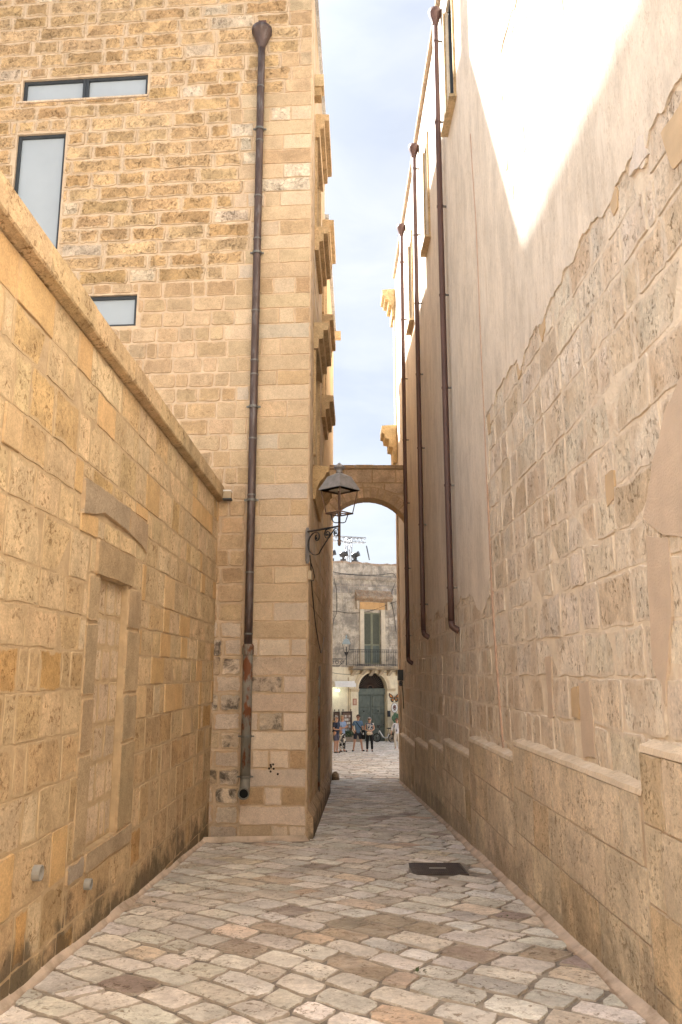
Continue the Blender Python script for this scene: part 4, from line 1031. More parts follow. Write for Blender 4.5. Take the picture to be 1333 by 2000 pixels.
zn = zt1 + 0.05
mb = MB(); mb.lathe([(0.05, zn), (0.043, zn + 0.02), (0.043, zn + 0.055), (0.082, zn + 0.068), (0.086, zn + 0.085), (0.07, zn + 0.10), (0.03, zn + 0.13), (0.012, zn + 0.15), (0, zn + 0.155)], 12, T, smooth=True); wbuild(mb, 'roof_cap', M['lamp_roof'], lamp)
corn = [(cos(radians(2 + 90 * k)), sin(radians(2 + 90 * k))) for k in range(4)]
for c in corn:
    mb = MB(); mb.tube([(lx + c[0] * (RE - 0.035), ly + c[1] * (RE - 0.035), ze + 0.004), (lx + c[0] * 0.185, ly + c[1] * 0.185, zr)], 0.0075, 6); wbuild(mb, 'cage_bar', M['lamp_rust'], lamp)
    mb = MB(); mb.tube([(lx + c[0] * 0.125, ly + c[1] * 0.125, zr), (lx + c[0] * 0.105, ly + c[1] * 0.105, zr - 0.06), (lx + c[0] * 0.085, ly + c[1] * 0.085, zj + 0.012), (lx + c[0] * 0.055, ly + c[1] * 0.055, zj), (lx, ly, zj)], 0.0075, 6); wbuild(mb, 'cradle_strut', M['wrought'], lamp)
mb = MB()
for k in range(4):
    a, b = corn[k], corn[(k + 1) % 4]; mb.tube([(lx + a[0] * 0.19, ly + a[1] * 0.19, zr), (lx + b[0] * 0.19, ly + b[1] * 0.19, zr)], 0.010, 6)
wbuild(mb, 'cage_ring', M['lamp_rust'], lamp)
for c in (corn[0], corn[2]):
    mb = MB(); mb.tube([(lx, ly, zr), (lx + c[0] * 0.185, ly + c[1] * 0.185, zr)], 0.008, 6); wbuild(mb, 'cage_spoke', M['lamp_rust'], lamp)
mb = MB(); mb.lathe([(0.02, zr - 0.04), (0.028, zr - 0.03), (0.028, zr + 0.02), (0.02, zr + 0.03)], 8, T); wbuild(mb, 'lamp_socket', M['lamp_rust'], lamp)

# cable and junction box on the alley face
cb = thing('hanging_cable', 'black cable with a small beige junction box drooping down the alley face', 'cable', ALLEY.P(0.4, 2.6, 0.02))
pt = lambda u, v, h=0.03: ALLEY.P(*ALLEY.st(u, v, h), h)
mb = MB(); mb.tube([pt(606, 1085), pt(607.5, 1100), pt(608, 1118), pt(610, 1150), pt(613, 1185), pt(617, 1222), pt(622, 1252), pt(627, 1275)], 0.008, 6); wbuild(mb, 'cable', M['cable'], cb)
mb = MB(); mb.tube([pt(608, 1100), pt(612, 1112), pt(615, 1126), pt(613, 1134), pt(608, 1134), pt(605, 1129)], 0.007, 6); wbuild(mb, 'cable_loop', M['cable'], cb)
mb = MB(); mb.tube([pt(628, 1275), pt(631, 1262), pt(633, 1245)], 0.007, 6); wbuild(mb, 'pale_cable', M['pvc'], cb)
mb = MB(); a = ALLEY.st(605, 1124, 0.03); wbox(mb, ALLEY, a[0] - 0.07, a[0] + 0.07, a[1] - 0.06, a[1] + 0.06, 0.01, 0.06); wbuild(mb, 'junction_box', M['cable_box'], cb)
# camera and box at the far end of the plastered wall
sc_ = thing('wall_box', 'small dark utility box with a lamp head at the far end of the plastered wall', 'utility box', RW.P(16.2, 1.6, 0.1))
a = RW.st(781, 1325, 0.12); a = (min(a[0], Q1 - 0.4), a[1])
mb = MB(); wbox(mb, RW, a[0] - 0.12, a[0] + 0.12, a[1] - 0.05, a[1] + 0.22, 0.035, 0.17); wbuild(mb, 'box', M['frame_dark'], sc_)
mb = MB(); c = RW.P(a[0] - 0.1, a[1] - 0.12, 0.1); mb.lathe([(0.02, -0.09), (0.05, -0.08), (0.055, 0.05), (0.04, 0.08)], 8, Matrix.Translation(c) @ Matrix.Rotation(radians(70), 4, 'X')); wbuild(mb, 'lamp_head', M['frame_dark'], sc_)
mb = MB(); c = RW.P(a[0], a[1] - 0.05, 0.06); mb.tube([c, c + Vector((0.02, 0, -0.35)), c + Vector((0.04, 0.1, -0.7))], 0.012, 6); wbuild(mb, 'cable', M['cable'], sc_)
# floodlight-like block on the coping end
fb = thing('coping_end_lamp', 'small pale lamp box fixed to the end of the yard wall coping', 'lamp', YARD.P(Y1 - 0.05, 4.1, 0.1))
mb = MB(); wbox(mb, YARD, Y1 - 0.16, Y1 - 0.02, 4.09, 4.20, 0.09, 0.20); wbuild(mb, 'lamp_body', M['cable_box'], fb)
mb = MB(); wbox(mb, YARD, Y1 - 0.165, Y1 - 0.015, 4.195, 4.215, 0.085, 0.205); wbuild(mb, 'lamp_lid', M['white'], fb)
mb = MB(); wbox(mb, YARD, Y1 - 0.17, Y1 - 0.01, 4.07, 4.09, 0.08, 0.21); wbuild(mb, 'lamp_base', M['frame_dark'], fb)
# pipe ends low in the yard wall
for u, v, lab, r in ((72, 1705, 'white-lined round pipe end low in the honey stone wall', 0.048), (171, 1727, 'narrow grey pipe end beside the walled-up doorway, farther one', 0.04)):
    s_, t_ = YARD.st(u, v, 0.02); c = YARD.P(s_, t_, 0)
    pe = thing('pipe_end', lab, 'pipe', c, group='pipe ends in the yard wall')
    Mx = Matrix.Translation(c) @ Matrix.Rotation(pi/2, 4, 'Y')
    mb = MB(); mb.lathe([(r, -0.03), (r, 0.05), (r * 0.86, 0.052), (r * 0.86, 0.012)], 16, Mx, cap=False); wbuild(mb, 'pipe_ring', M['pvc'], pe)
    mb = MB(); mb.lathe([(r * 0.87, 0.02), (0.0, 0.022)], 16, Mx); wbuild(mb, 'pipe_lining', M['white'] if u < 100 else M['pvc'], pe)

# ------------------------------------------------------------------ manhole cover
mc = thing('manhole_cover', 'rusty dark square cast iron cover with a small pale plate set in the paving', 'manhole cover', ((MH[0]+MH[1])/2, (MH[2]+MH[3])/2, gz(9.25)))
def gbox(mb, x0, x1, y0, y1, h0, h1, **k):
    vs = [G(x, y, h) for h in (h0, h1) for (x, y) in ((x0, y0), (x1, y0), (x1, y1), (x0, y1))]
    return mb.add(vs, [(3,2,1,0),(4,5,6,7),(0,1,5,4),(1,2,6,5),(2,3,7,6),(3,0,4,7)], **k)
mb = MB(); gbox(mb, MH[0] + 0.03, MH[1] - 0.03, MH[2] + 0.03, MH[3] - 0.03, -0.02, 0.012); wbuild(mb, 'plate', M['cast'], mc)
for a in ((MH[0], MH[1], MH[2], MH[2] + 0.025), (MH[0], MH[1], MH[3] - 0.025, MH[3]), (MH[0], MH[0] + 0.025, MH[2] + 0.026, MH[3] - 0.026), (MH[1] - 0.025, MH[1], MH[2] + 0.026, MH[3] - 0.026)):
    mb = MB(); gbox(mb, *a, -0.02, 0.016); wbuild(mb, 'frame_bar', M['cast'], mc)
mb = MB(); nx_ = 22
for i in range(nx_):
    for j in range(nx_):
        x = MH[0] + 0.045 + (MH[1] - MH[0] - 0.09) * (i + 0.5) / nx_; y = MH[2] + 0.045 + (MH[3] - MH[2] - 0.09) * (j + 0.5) / nx_
        if abs(x - 1.05) < 0.10 and abs(y - 9.25) < 0.035: continue
        gbox(mb, x - 0.008, x + 0.008, y - 0.008, y + 0.008, 0.011, 0.018)
wbuild(mb, 'tread_studs', M['cast'], mc, kind='stuff')
mb = MB(); gbox(mb, 0.96, 1.14, 9.235, 9.27, 0.012, 0.020); wbuild(mb, 'pale_plate', M['steel'], mc)
# weeds in the joints
for i, (u, v) in enumerate(((595, 1862), (820, 1901), (985, 1795), (300, 1765), (640, 1545))):
    s_ = R.uniform(0.6, 1.0); q = hit(u, v, (0, 0, 0), Vector((0, SLOPE, 1)).normalized())
    wd = MB()
    for k in range(14):
        a = R.uniform(0, 2*pi); l_ = R.uniform(0.02, 0.05) * s_; c = Vector((q.x + R.uniform(-.03, .03), q.y + R.uniform(-.02, .02), q.z + 0.006))
        d = Vector((cos(a), sin(a), 0.5)) * l_; sd = Vector((-sin(a), cos(a), 0)) * l_ * 0.3
        wd.add([c, c + d * 0.5 + sd, c + d, c + d * 0.5 - sd], [(0, 1, 2, 3)])
    if i == 0: M['weed'] = plain('weed_leaf', (0.06, 0.085, 0.03), 0.7, mottle=0.3, scale=30)
    o_ = wd.build('weeds', M['weed'], (q.x, q.y, q.z), kind='stuff')

# ------------------------------------------------------------------ palazzo across the piazza
ca = radians(25); hp0 = ray(713, 1448); k_ = 58.0 / hp0.y
HB = Wall((hp0.x * k_, 58.0), (cos(ca), sin(ca)), (sin(ca), -cos(ca)))
hz = gz(60) - 0.05
M['grey_wall'] = stone_mat('lichened_grey_wall', mortar=(0.42, 0.36, 0.29), smear=0.12, pits=0.55, pit_scale=9, pit_col=0.5, mottle=0.2, blotch=(0.19, 0.17, 0.145), blotch_amt=0.75, blotch_scale=1.1, bump=0.5, pale=(0.58, 0.50, 0.40), pale_amt=0.75, streak=0.55)
M['cream_wall'] = stone_mat('cream_painted_wall', smear=0.0, pits=0.15, pit_scale=20, pit_col=0.7, mottle=0.08, bump=0.2, streak=0.3)
M['lichen'] = stone_mat('orange_lichen_parapet', smear=0.0, pits=0.6, pit_scale=14, pit_col=0.4, mottle=0.25, blotch=(0.33, 0.17, 0.085), blotch_amt=0.6, bump=0.6, pale=(0.5, 0.43, 0.36), pale_amt=0.5)
M['green_door'] = plain('faded_green_door', (0.115, 0.135, 0.115), 0.65, mottle=0.22, scale=5, stretch=(1, 1, 0.5), dirt=(0.20, 0.21, 0.17), dirt_scale=3, dirt_lo=0.55, dirt_hi=0.75)
M['shutter2'] = plain('green_grey_slat', (0.15, 0.155, 0.115), 0.7, mottle=0.12, scale=6)
M['shutter_frame'] = plain('pale_green_frame', (0.22, 0.22, 0.15), 0.7, mottle=0.1, scale=6)
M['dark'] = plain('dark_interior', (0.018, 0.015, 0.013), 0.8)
hs = lambda u, v, h=0.0: HB.st(u, v, h)
S = lambda u, v=1300: hs(u, v)[0]
T_ = lambda v, u=713: hs(u, v)[1]
sL, sRt = S(648) - 7, S(778) + 8
zbal = T_(1303); ztop = T_(1100); zcor = T_(1133)
house = thing('palazzo', 'two-storey palazzo across the piazza, lichened grey above a cream ground floor with a green gate', 'building', (HB.p.x, 58, hz))
dcx = (S(700, 1400) + S(756, 1400)) / 2; dw = (S(756, 1400) - S(700, 1400)) / 2; dspr = T_(1345); drise = dw * 0.98
dtop = dspr + drise
archpts = [(dcx + dw * cos(pi - pi * i / 20), dspr + drise * sin(pi - pi * i / 20)) for i in range(21)]
doorhole = [(dcx - dw, hz - 0.2)] + archpts + [(dcx + dw, hz - 0.2)]
wl, wr, wt, wb_ = S(711, 1240), S(744, 1240), T_(1196), T_(1297)
mb = MB(); poly_slab(mb, HB.P, [[(sL, hz - 0.5), (dcx - dw, hz - 0.5)] + doorhole + [(dcx + dw, hz - 0.5), (sRt, hz - 0.5), (sRt, zbal), (sL, zbal)]], -0.6, 0.0, col=(0.80, 0.71, 0.53, 0)); wbuild(mb, 'lower_wall', M['cream_wall'], house)
mb = MB(); poly_slab(mb, HB.P, [[(sL, zbal + 0.002), (sRt, zbal + 0.002), (sRt, zcor), (sL, zcor)], [(wl, wb_), (wr, wb_), (wr, wt), (wl, wt)]], -0.6, 0.0, col=(0.50, 0.435, 0.35, 0)); wbuild(mb, 'upper_wall', M['grey_wall'], house)
mb = MB(); profile(mb, HB, sL, sRt, [(-0.6, zcor + 0.002), (0.06, zcor + 0.002), (0.13, zcor + 0.12), (0.16, zcor + 0.28), (0.0, zcor + 0.34), (-0.6, zcor + 0.34)], tint=(0.42, 0.36, 0.3, 0)); wbuild(mb, 'cornice', M['grey_wall'], house)
mb = MB(); n = 60; R.seed(40)
topl = [(sL + (sRt - sL) * i / n, ztop + R.uniform(-0.06, 0.06)) for i in range(n + 1)]
poly_slab(mb, HB.P, [[(sL, zcor + 0.345), (sRt, zcor + 0.345)] + topl[::-1]], -0.6, -0.02, col=(0.50, 0.44, 0.37, 0)); wbuild(mb, 'parapet', M['grey_wall'], house)
mb = MB(); vs = []
for i, (a, b) in enumerate(topl): vs += [HB.P(a, b - 0.10 + R.uniform(-.05, .05), 0.0), HB.P(a, b + 0.05, -0.02), HB.P(a, b + 0.05, -0.6)]
fs = []
for i in range(n): fs += [(3*i, 3*i+3, 3*i+4, 3*i+1), (3*i+1, 3*i+4, 3*i+5, 3*i+2)]
mb.add(vs, fs, tint=(0.42, 0.34, 0.27, 0)); wbuild(mb, 'parapet_top', M['lichen'], house)
mb = MB(); a, b, c, d = HB.P(sL, 0, -0.6), HB.P(sRt, 0, -0.6), HB.P(sRt, 0, -12), HB.P(sL, 0, -12)
prism_world(mb, [(p.x, p.y) for p in (a, b, c, d)], hz - 0.5, ztop - 0.3); wbuild(mb, 'inner_wall', M['cream_wall'], house)
# big blocks of the upper wall seen to the right of the window
R.seed(41)
for r in courses(S(760), S(778) + 1.5, T_(1290), T_(1175), (0.45, 0.6), (0.5, 0.9), R):
    mb = MB(); stone_into(mb, HB.P, outline((r[0] + .01, r[1] - .01, r[2] + .01, r[3] - .01), 1, 0.01, 0.02), 0.02, tint((0.52, 0.44, 0.33), 0.07), bev=0.015, mid=0.06); wbuild(mb, 'stone', M['grey_wall'], house)
for r in courses(S(650), S(703), T_(1160), T_(1140), (0.5, 0.55), (0.6, 1.1), R) + courses(S(703), S(778), T_(1160), T_(1140), (0.5, 0.55), (0.6, 1.1), R):
    mb = MB(); stone_into(mb, HB.P, outline((r[0] + .01, r[1] - .01, r[2] + .01, r[3] - .01), 1, 0.01, 0.02), 0.014, tint(R.choice(((0.40, 0.345, 0.28), (0.34, 0.29, 0.23), (0.52, 0.46, 0.38))), 0.08), bev=0.015, mid=0.06); wbuild(mb, 'stone', M['grey_wall'], house)
# balcony window
hwd = thing('balcony_window', None, None); hwd.parent = house; hwd.location = HB.P((wl+wr)/2, wb_, 0) - Vector(house.location)
sl_, sr_ = S(703, 1240), S(752, 1240)
for a, b in ((sl_, wl - 0.005), (wr + 0.005, sr_)):
    mb = MB(); wbox(mb, HB, a, b, wb_, T_(1190), 0.0, 0.10, tint=(0.60, 0.52, 0.40, 0)); wbuild(mb, 'jamb', M['cream_wall'], hwd)
mb = MB(); wbox(mb, HB, sl_, sr_, T_(1190) + 0.003, T_(1176), 0.0, 0.06, tint=(0.58, 0.36, 0.17, 0)); wbuild(mb, 'ochre_lintel', M['cream_wall'], hwd)
mb = MB(); profile(mb, HB, S(694), S(765), [(0.0, T_(1175)), (0.12, T_(1173)), (0.36, T_(1170)), (0.40, T_(1169)), (0.40, T_(1165)), (0.1, T_(1157)), (0.0, T_(1152))], tint=(0.36, 0.28, 0.2, 0)); wbuild(mb, 'hood', M['lichen'], hwd)
for s0 in (S(698), S(758)):
    mb = MB(); wbox(mb, HB, s0 - 0.1, s0 + 0.1, T_(1190), T_(1174), 0.0, 0.22, tint=(0.5, 0.42, 0.32, 0)); wbuild(mb, 'hood_bracket', M['cream_wall'], hwd)
wc = (wl + wr) / 2
for a, b in ((wl + 0.01, wc - 0.01), (wc + 0.01, wr - 0.01)):
    lf = thing('shutter', None, None); lf.parent = house; lf.location = HB.P((a+b)/2, wb_, -0.1) - Vector(house.location)
    mb = MB()
    for q in ((a, a + 0.07, wb_, wt), (b - 0.07, b, wb_, wt), (a + 0.071, b - 0.071, wb_, wb_ + 0.1), (a + 0.071, b - 0.071, wt - 0.1, wt), (a + 0.071, b - 0.071, wb_ + 1.32, wb_ + 1.42)): wbox(mb, HB, *q, -0.14, -0.08)
    wbuild(mb, 'shutter_frame', M['shutter_frame'], lf)
    mb = MB(); t = wb_ + 1.44
    while t < wt - 0.14:
        vs = [HB.P(x, t + dz, h) for x in (a + 0.072, b - 0.072) for dz, h in ((0.0, -0.085), (0.055, -0.125), (0.062, -0.12), (0.008, -0.08))]
        mb.add(vs, [(0, 1, 2, 3), (7, 6, 5, 4), (3, 2, 6, 7), (0, 4, 5, 1), (1, 5, 6, 2), (0, 3, 7, 4)]); t += 0.07
    wbuild(mb, 'slats', M['shutter2'], lf, kind='stuff')
    mb = MB(); wbox(mb, HB, a + 0.071, b - 0.071, wb_ + 0.101, wb_ + 1.319, -0.125, -0.11); wbuild(mb, 'lower_panel', M['green_door'], lf)
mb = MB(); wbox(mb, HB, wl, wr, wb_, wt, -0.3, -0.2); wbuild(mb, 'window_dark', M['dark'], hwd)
# balcony
bl, br = S(681, 1300), S(783, 1300)
bal = thing('balcony', None, None); bal.parent = house; bal.location = HB.P((bl+br)/2, zbal, 0) - Vector(house.location)
mb = MB(); profile(mb, HB, bl, br, [(0.0, zbal - 0.22), (0.55, zbal - 0.2), (0.7, zbal - 0.14), (0.75, zbal - 0.05), (0.82, zbal - 0.03), (0.82, zbal + 0.05), (0.0, zbal + 0.06)], tint=(0.50, 0.40, 0.28, 0)); wbuild(mb, 'slab', M['grey_wall'], bal)
for i in range(6):
    s0 = bl + 0.3 + (br - bl - 0.6) * i / 5
    mb = MB(); profile(mb, HB, s0 - 0.13, s0 + 0.13, [(0.0, zbal - 0.62), (0.12, zbal - 0.55), (0.3, zbal - 0.4), (0.5, zbal - 0.3), (0.6, zbal - 0.225), (0.0, zbal - 0.225)], tint=(0.5, 0.41, 0.3, 0)); wbuild(mb, 'corbel', M['cream_wall'], bal)
rh = 1.18
for z0, z1, nm in ((rh - 0.03, rh, 'top_rail'), (0.10, 0.125, 'bottom_rail'), (rh - 0.2, rh - 0.18, 'middle_rail')):
    mb = MB(); wbox(mb, HB, bl + 0.05, br - 0.05, zbal + z0 + 0.05, zbal + z1 + 0.05, 0.70, 0.74)
    for s0 in (bl + 0.05, br - 0.09): wbox(mb, HB, s0, s0 + 0.04, zbal + z0 + 0.05, zbal + z1 + 0.05, 0.0, 0.70)
    wbuild(mb, nm, M['wrought'], bal)
s0 = bl + 0.07
while s0 < br - 0.05:
    mb = MB(); mb.tube([HB.P(s0, zbal + 0.06, 0.72), HB.P(s0, zbal + rh + 0.02, 0.72)], 0.011, 5); wbuild(mb, 'baluster', M['wrought'], bal); s0 += 0.145
mb = MB(); s0 = bl + 0.14
while s0 < br - 0.2:
    c = HB.P(s0, zbal + rh - 0.09, 0.72); mb.tube([c + HB.d * 0.055 * cos(a * pi / 6) + Vector((0, 0, 0.055 * sin(a * pi / 6))) for a in range(13)], 0.007, 4, cap=False); s0 += 0.145
wbuild(mb, 'rail_rings', M['wrought'], bal, kind='stuff')
# portal
por = thing('portal', None, None); por.parent = house; por.location = HB.P(dcx, hz, 0) - Vector(house.location)
ow = 0.32; oarch = [(dcx + (dw + ow) * cos(pi - pi * i / 20), dspr + (drise + ow) * sin(pi - pi * i / 20)) for i in range(21)]
mb = MB(); poly_slab(mb, HB.P, [oarch + archpts[::-1]], 0.0, 0.10, col=(0.76, 0.66, 0.48, 0)); wbuild(mb, 'arch_moulding', M['cream_wall'], por)
oarch2 = [(dcx + (dw + ow - 0.09) * cos(pi - pi * i / 20), dspr + (drise + ow - 0.09) * sin(pi - pi * i / 20)) for i in range(21)]; ar2 = [(dcx + (dw + 0.1) * cos(pi - pi * i / 20), dspr + (drise + 0.1) * sin(pi - pi * i / 20)) for i in range(21)]
mb = MB(); poly_slab(mb, HB.P, [oarch2 + ar2[::-1]], 0.10, 0.135, col=(0.65, 0.53, 0.37, 0)); wbuild(mb, 'arch_fillet', M['cream_wall'], por)
for sg in (-1, 1):
    a, b = sorted((dcx + sg * (dw + 0.02), dcx + sg * (dw + 0.62)))
    mb = MB(); wbox(mb, HB, a, b, hz - 0.1, dspr - 0.22, 0.0, 0.10, tint=(0.78, 0.68, 0.5, 0)); wbuild(mb, 'pilaster', M['cream_wall'], por)
    mb = MB(); profile(mb, HB, a - 0.03, b + 0.03, [(0.0, dspr - 0.215), (0.12, dspr - 0.215), (0.14, dspr - 0.12), (0.19, dspr - 0.06), (0.19, dspr), (0.0, dspr)], tint=(0.62, 0.5, 0.34, 0)); wbuild(mb, 'impost', M['cream_wall'], por)
    mb = MB(); wbox(mb, HB, a - 0.03, b + 0.03, hz - 0.1, hz + 0.45, 0.10, 0.16, tint=(0.55, 0.46, 0.35, 0)); wbuild(mb, 'pilaster_base', M['cream_wall'], por)
fan = thing('fanlight', None, None); fan.parent = house; fan.location = HB.P(dcx, dspr, -0.3) - Vector(house.location)
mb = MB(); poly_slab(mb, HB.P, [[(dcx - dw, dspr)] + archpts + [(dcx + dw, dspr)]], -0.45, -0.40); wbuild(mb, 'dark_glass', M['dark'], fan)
for i in range(1, 20):
    a = pi * i / 20; mb = MB(); mb.tube([HB.P(dcx + 0.22 * cos(a), dspr + 0.22 * sin(a), -0.32), HB.P(dcx + dw * 0.99 * cos(a), dspr + drise * 0.99 * sin(a), -0.32)], 0.014, 4); wbuild(mb, 'fan_bar', M['lamp_rust'], fan)
mb = MB(); mb.tube([HB.P(dcx + 0.22 * cos(pi * i / 12), dspr + 0.22 * sin(pi * i / 12), -0.32) for i in range(13)], 0.03, 5); wbuild(mb, 'fan_hub', M['lamp_rust'], fan)
mb = MB(); wbox(mb, HB, dcx - dw, dcx + dw, dspr - 0.42, dspr - 0.005, -0.38, -0.22); wbuild(mb, 'transom', M['green_door'], por)
for sg in (-1, 1):
    a, b = sorted((dcx + sg * 0.012, dcx + sg * (dw - 0.01)))
    dl = thing('gate_leaf', None, None); dl.parent = house; dl.location = HB.P((a+b)/2, hz, -0.3) - Vector(house.location)
    mb = MB(); wbox(mb, HB, a, b, hz, dspr - 0.425, -0.38, -0.30); wbuild(mb, 'board', M['green_door'], dl)
    zz = [(0.15, 1.0), (1.12, 1.95), (2.07, 2.35), (2.47, dspr - 0.5 - hz)]
    for z0, z1 in zz:
        mb = MB(); rr = (a + 0.13, b - 0.13, hz + z0, hz + z1)
        stone_into(mb, HB.P, [(rr[0], rr[2]), (rr[1], rr[2]), (rr[1], rr[3]), (rr[0], rr[3])], -0.255, (0.5, 0.5, 0.5, 0), bev=0.03, mid=0.07, back=-0.30); wbuild(mb, 'door_panel', M['green_door'], dl)
    mb = MB(); c = HB.P((a+b)/2, hz + 2.2, -0.24); mb.lathe([(0.02, -0.03), (0.05, -0.02), (0.06, 0.0), (0.03, 0.03), (0, 0.04)], 8, Matrix.Translation(c) @ Matrix.Rotation(pi/2, 4, 'X')); wbuild(mb, 'door_knob', M['wrought'], dl)
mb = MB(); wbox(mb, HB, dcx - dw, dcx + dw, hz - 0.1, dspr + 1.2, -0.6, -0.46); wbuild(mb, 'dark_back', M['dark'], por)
mb = MB(); wbox(mb, HB, S(645), S(685), T_(1341), T_(1334), 0.0, 0.9); wbox(mb, HB, S(645), S(684), T_(1334) + .002, T_(1330), 0.0, 0.8); aw_ = wbuild(mb, 'awning_box', M['white'], house)
for (a, b, c, d) in ((S(680), S(681.5), hz, zbal - 0.7), (S(777), S(779), hz, zbal - 0.7)):
    mb = MB(); wbox(mb, HB, a, b, c, d, 0.0, 0.05, tint=(0.5, 0.4, 0.27, 0)); wbuild(mb, 'wall_strip', M['cream_wall'], house)
# things on and before the palazzo
def emit_mat(name, col, e):
    m, n, b = new_mat(name); b.inputs['Base Color'].default_value = (*col, 1); b.inputs['Emission Color'].default_value = (*col, 1); b.inputs['Emission Strength'].default_value = e; return m
M['lit'] = emit_mat('lit_lamp', (0.85, 1.0, 0.85), 3.0)
lt = thing('awning_lamp', 'small lit lamp glowing under the white awning box', 'lamp', HB.P(S(655), T_(1347), 0.4))
mb = MB(); c = HB.P(S(655), T_(1348), 0.45); mb.lathe([(0, -0.05), (0.09, -0.04), (0.13, 0.0), (0.10, 0.06), (0, 0.07)], 10, Matrix.Translation(c), smooth=True); wbuild(mb, 'bulb', M['lit'], lt)
mb = MB(); mb.tube([c + Vector((0, 0, 0.06)), c + Vector((0, 0, 0.2))], 0.02, 6); wbuild(mb, 'holder', M['wrought'], lt)
plq = thing('wall_plaque', 'small reddish framed notice on the cream wall left of the gate', 'notice', HB.P(S(692), T_(1370), 0.1))
a, b, c, d = S(688), S(695.5), T_(1377), T_(1364)
mb = MB(); wbox(mb, HB, a, b, c, d, 0.10, 0.125); wbuild(mb, 'frame', plain('reddish_notice_frame', (0.38, 0.17, 0.10), 0.6), plq)
mb = MB(); wbox(mb, HB, a + .05, b - .05, c + .05, d - .05, 0.125, 0.13); wbuild(mb, 'sheet', plain('notice_sheet', (0.50, 0.28, 0.19), 0.6), plq)
mb = MB()
for i in range(5): wbox(mb, HB, a + .09, b - .09 - 0.03 * (i % 2), c + .09 + i * (d - c - .18) / 5, c + .12 + i * (d - c - .18) / 5, 0.13, 0.133)
wbuild(mb, 'print_lines', plain('notice_print', (0.62, 0.5, 0.4), 0.6), plq, kind='stuff')
# butterfly ornament
bf = thing('butterfly_ornament', 'large orange and black butterfly ornament fixed to the wall above an oval sign', 'ornament', HB.P(S(768.5), T_(1363), 0.12))
bc = (S(768.5), T_(1364)); sc = 1.0
M['orange'] = plain('butterfly_orange', (0.50, 0.20, 0.045), 0.5, mottle=0.15, scale=8)
def bw(pts, h0, h1, mt, nm):
    for sg in (-1, 1):
        q = [(bc[0] + sg * x, bc[1] + y) for x, y in pts]; q = q if sg > 0 else q[::-1]
        mb = MB(); poly_slab(mb, HB.P, [q], h0, h1); wbuild(mb, nm, M[mt], bf)
bw([(0.02, 0.02), (0.16, 0.20), (0.42, 0.36), (0.46, 0.20), (0.36, 0.0), (0.10, -0.03)], 0.10, 0.12, 'cable', 'upper_wing')
bw([(0.02, -0.02), (0.10, -0.04), (0.30, -0.03), (0.32, -0.14), (0.24, -0.28), (0.10, -0.30), (0.04, -0.14)], 0.10, 0.12, 'cable', 'lower_wing')
bw([(0.05, 0.03), (0.13, 0.10), (0.16, 0.02)], 0.12, 0.125, 'orange', 'wing_spot'); bw([(0.15, 0.12), (0.37, 0.28), (0.38, 0.17), (0.28, 0.03)], 0.12, 0.125, 'orange', 'wing_spot')
bw([(0.05, -0.05), (0.13, -0.06), (0.13, -0.22), (0.07, -0.14)], 0.12, 0.125, 'orange', 'wing_spot'); bw([(0.15, -0.06), (0.23, -0.06), (0.22, -0.15), (0.16, -0.22)], 0.12, 0.125, 'orange', 'wing_spot')
mb = MB(); c0, c1 = HB.P(bc[0], bc[1] + 0.1, 0.13), HB.P(bc[0], bc[1] - 0.16, 0.13); mb.tube([c0, (c0 + c1) / 2, c1], [0.02, 0.03, 0.012], 6)
for sg in (-1, 1): mb.tube([c0, HB.P(bc[0] + sg * 0.06, bc[1] + 0.22, 0.13)], 0.006, 4)
wbuild(mb, 'butterfly_body', M['cable'], bf)
ov = thing('oval_sign', 'white oval sign with a dark leafy emblem under the butterfly', 'sign', HB.P(S(768.5), T_(1382), 0.12))
oc = (S(768.5), T_(1383.5)); el = lambda rx, ry, n=24: [(oc[0] + rx * cos(2*pi*i/n), oc[1] + ry * sin(2*pi*i/n)) for i in range(n)]
mb = MB(); poly_slab(mb, HB.P, [el(0.285, 0.36)], 0.10, 0.12); wbuild(mb, 'rim', plain('sign_rim', (0.28, 0.16, 0.10), 0.6), ov)
mb = MB(); poly_slab(mb, HB.P, [el(0.255, 0.33)], 0.12, 0.127); wbuild(mb, 'face', M['white'], ov)
mb = MB(); R.seed(50)
for i, (x, y, r_) in enumerate(((-0.06, 0.1, 0.07), (0.07, 0.12, 0.06), (0.0, 0.02, 0.08), (-0.1, -0.03, 0.06), (0.1, -0.02, 0.06), (0.03, -0.13, 0.07), (-0.05, -0.14, 0.05), (0.0, 0.17, 0.04))):
    poly_slab(mb, HB.P, [[(oc[0] + x + r_ * cos(2*pi*k/7) * R.uniform(.7, 1.2), oc[1] + y + r_ * sin(2*pi*k/7) * R.uniform(.7, 1.2)) for k in range(7)]], 0.127, 0.131 + i * 0.0007)
wbuild(mb, 'emblem', plain('sign_emblem', (0.13, 0.05, 0.045), 0.6), ov, kind='stuff')
# doorbell box
bx_ = thing('letter_box', 'dark letter box hanging at the right edge of the green gate', 'letter box', HB.P(S(757), T_(1394), 0.1))
mb = MB(); wbox(mb, HB, S(754.5), S(759), T_(1401), T_(1390), 0.10, 0.24); wbuild(mb, 'box', M['frame_dark'], bx_)
mb = MB(); wbox(mb, HB, S(754.2), S(759.3), T_(1390) + .003, T_(1389), 0.09, 0.26); wbuild(mb, 'lid', M['frame_dark'], bx_)
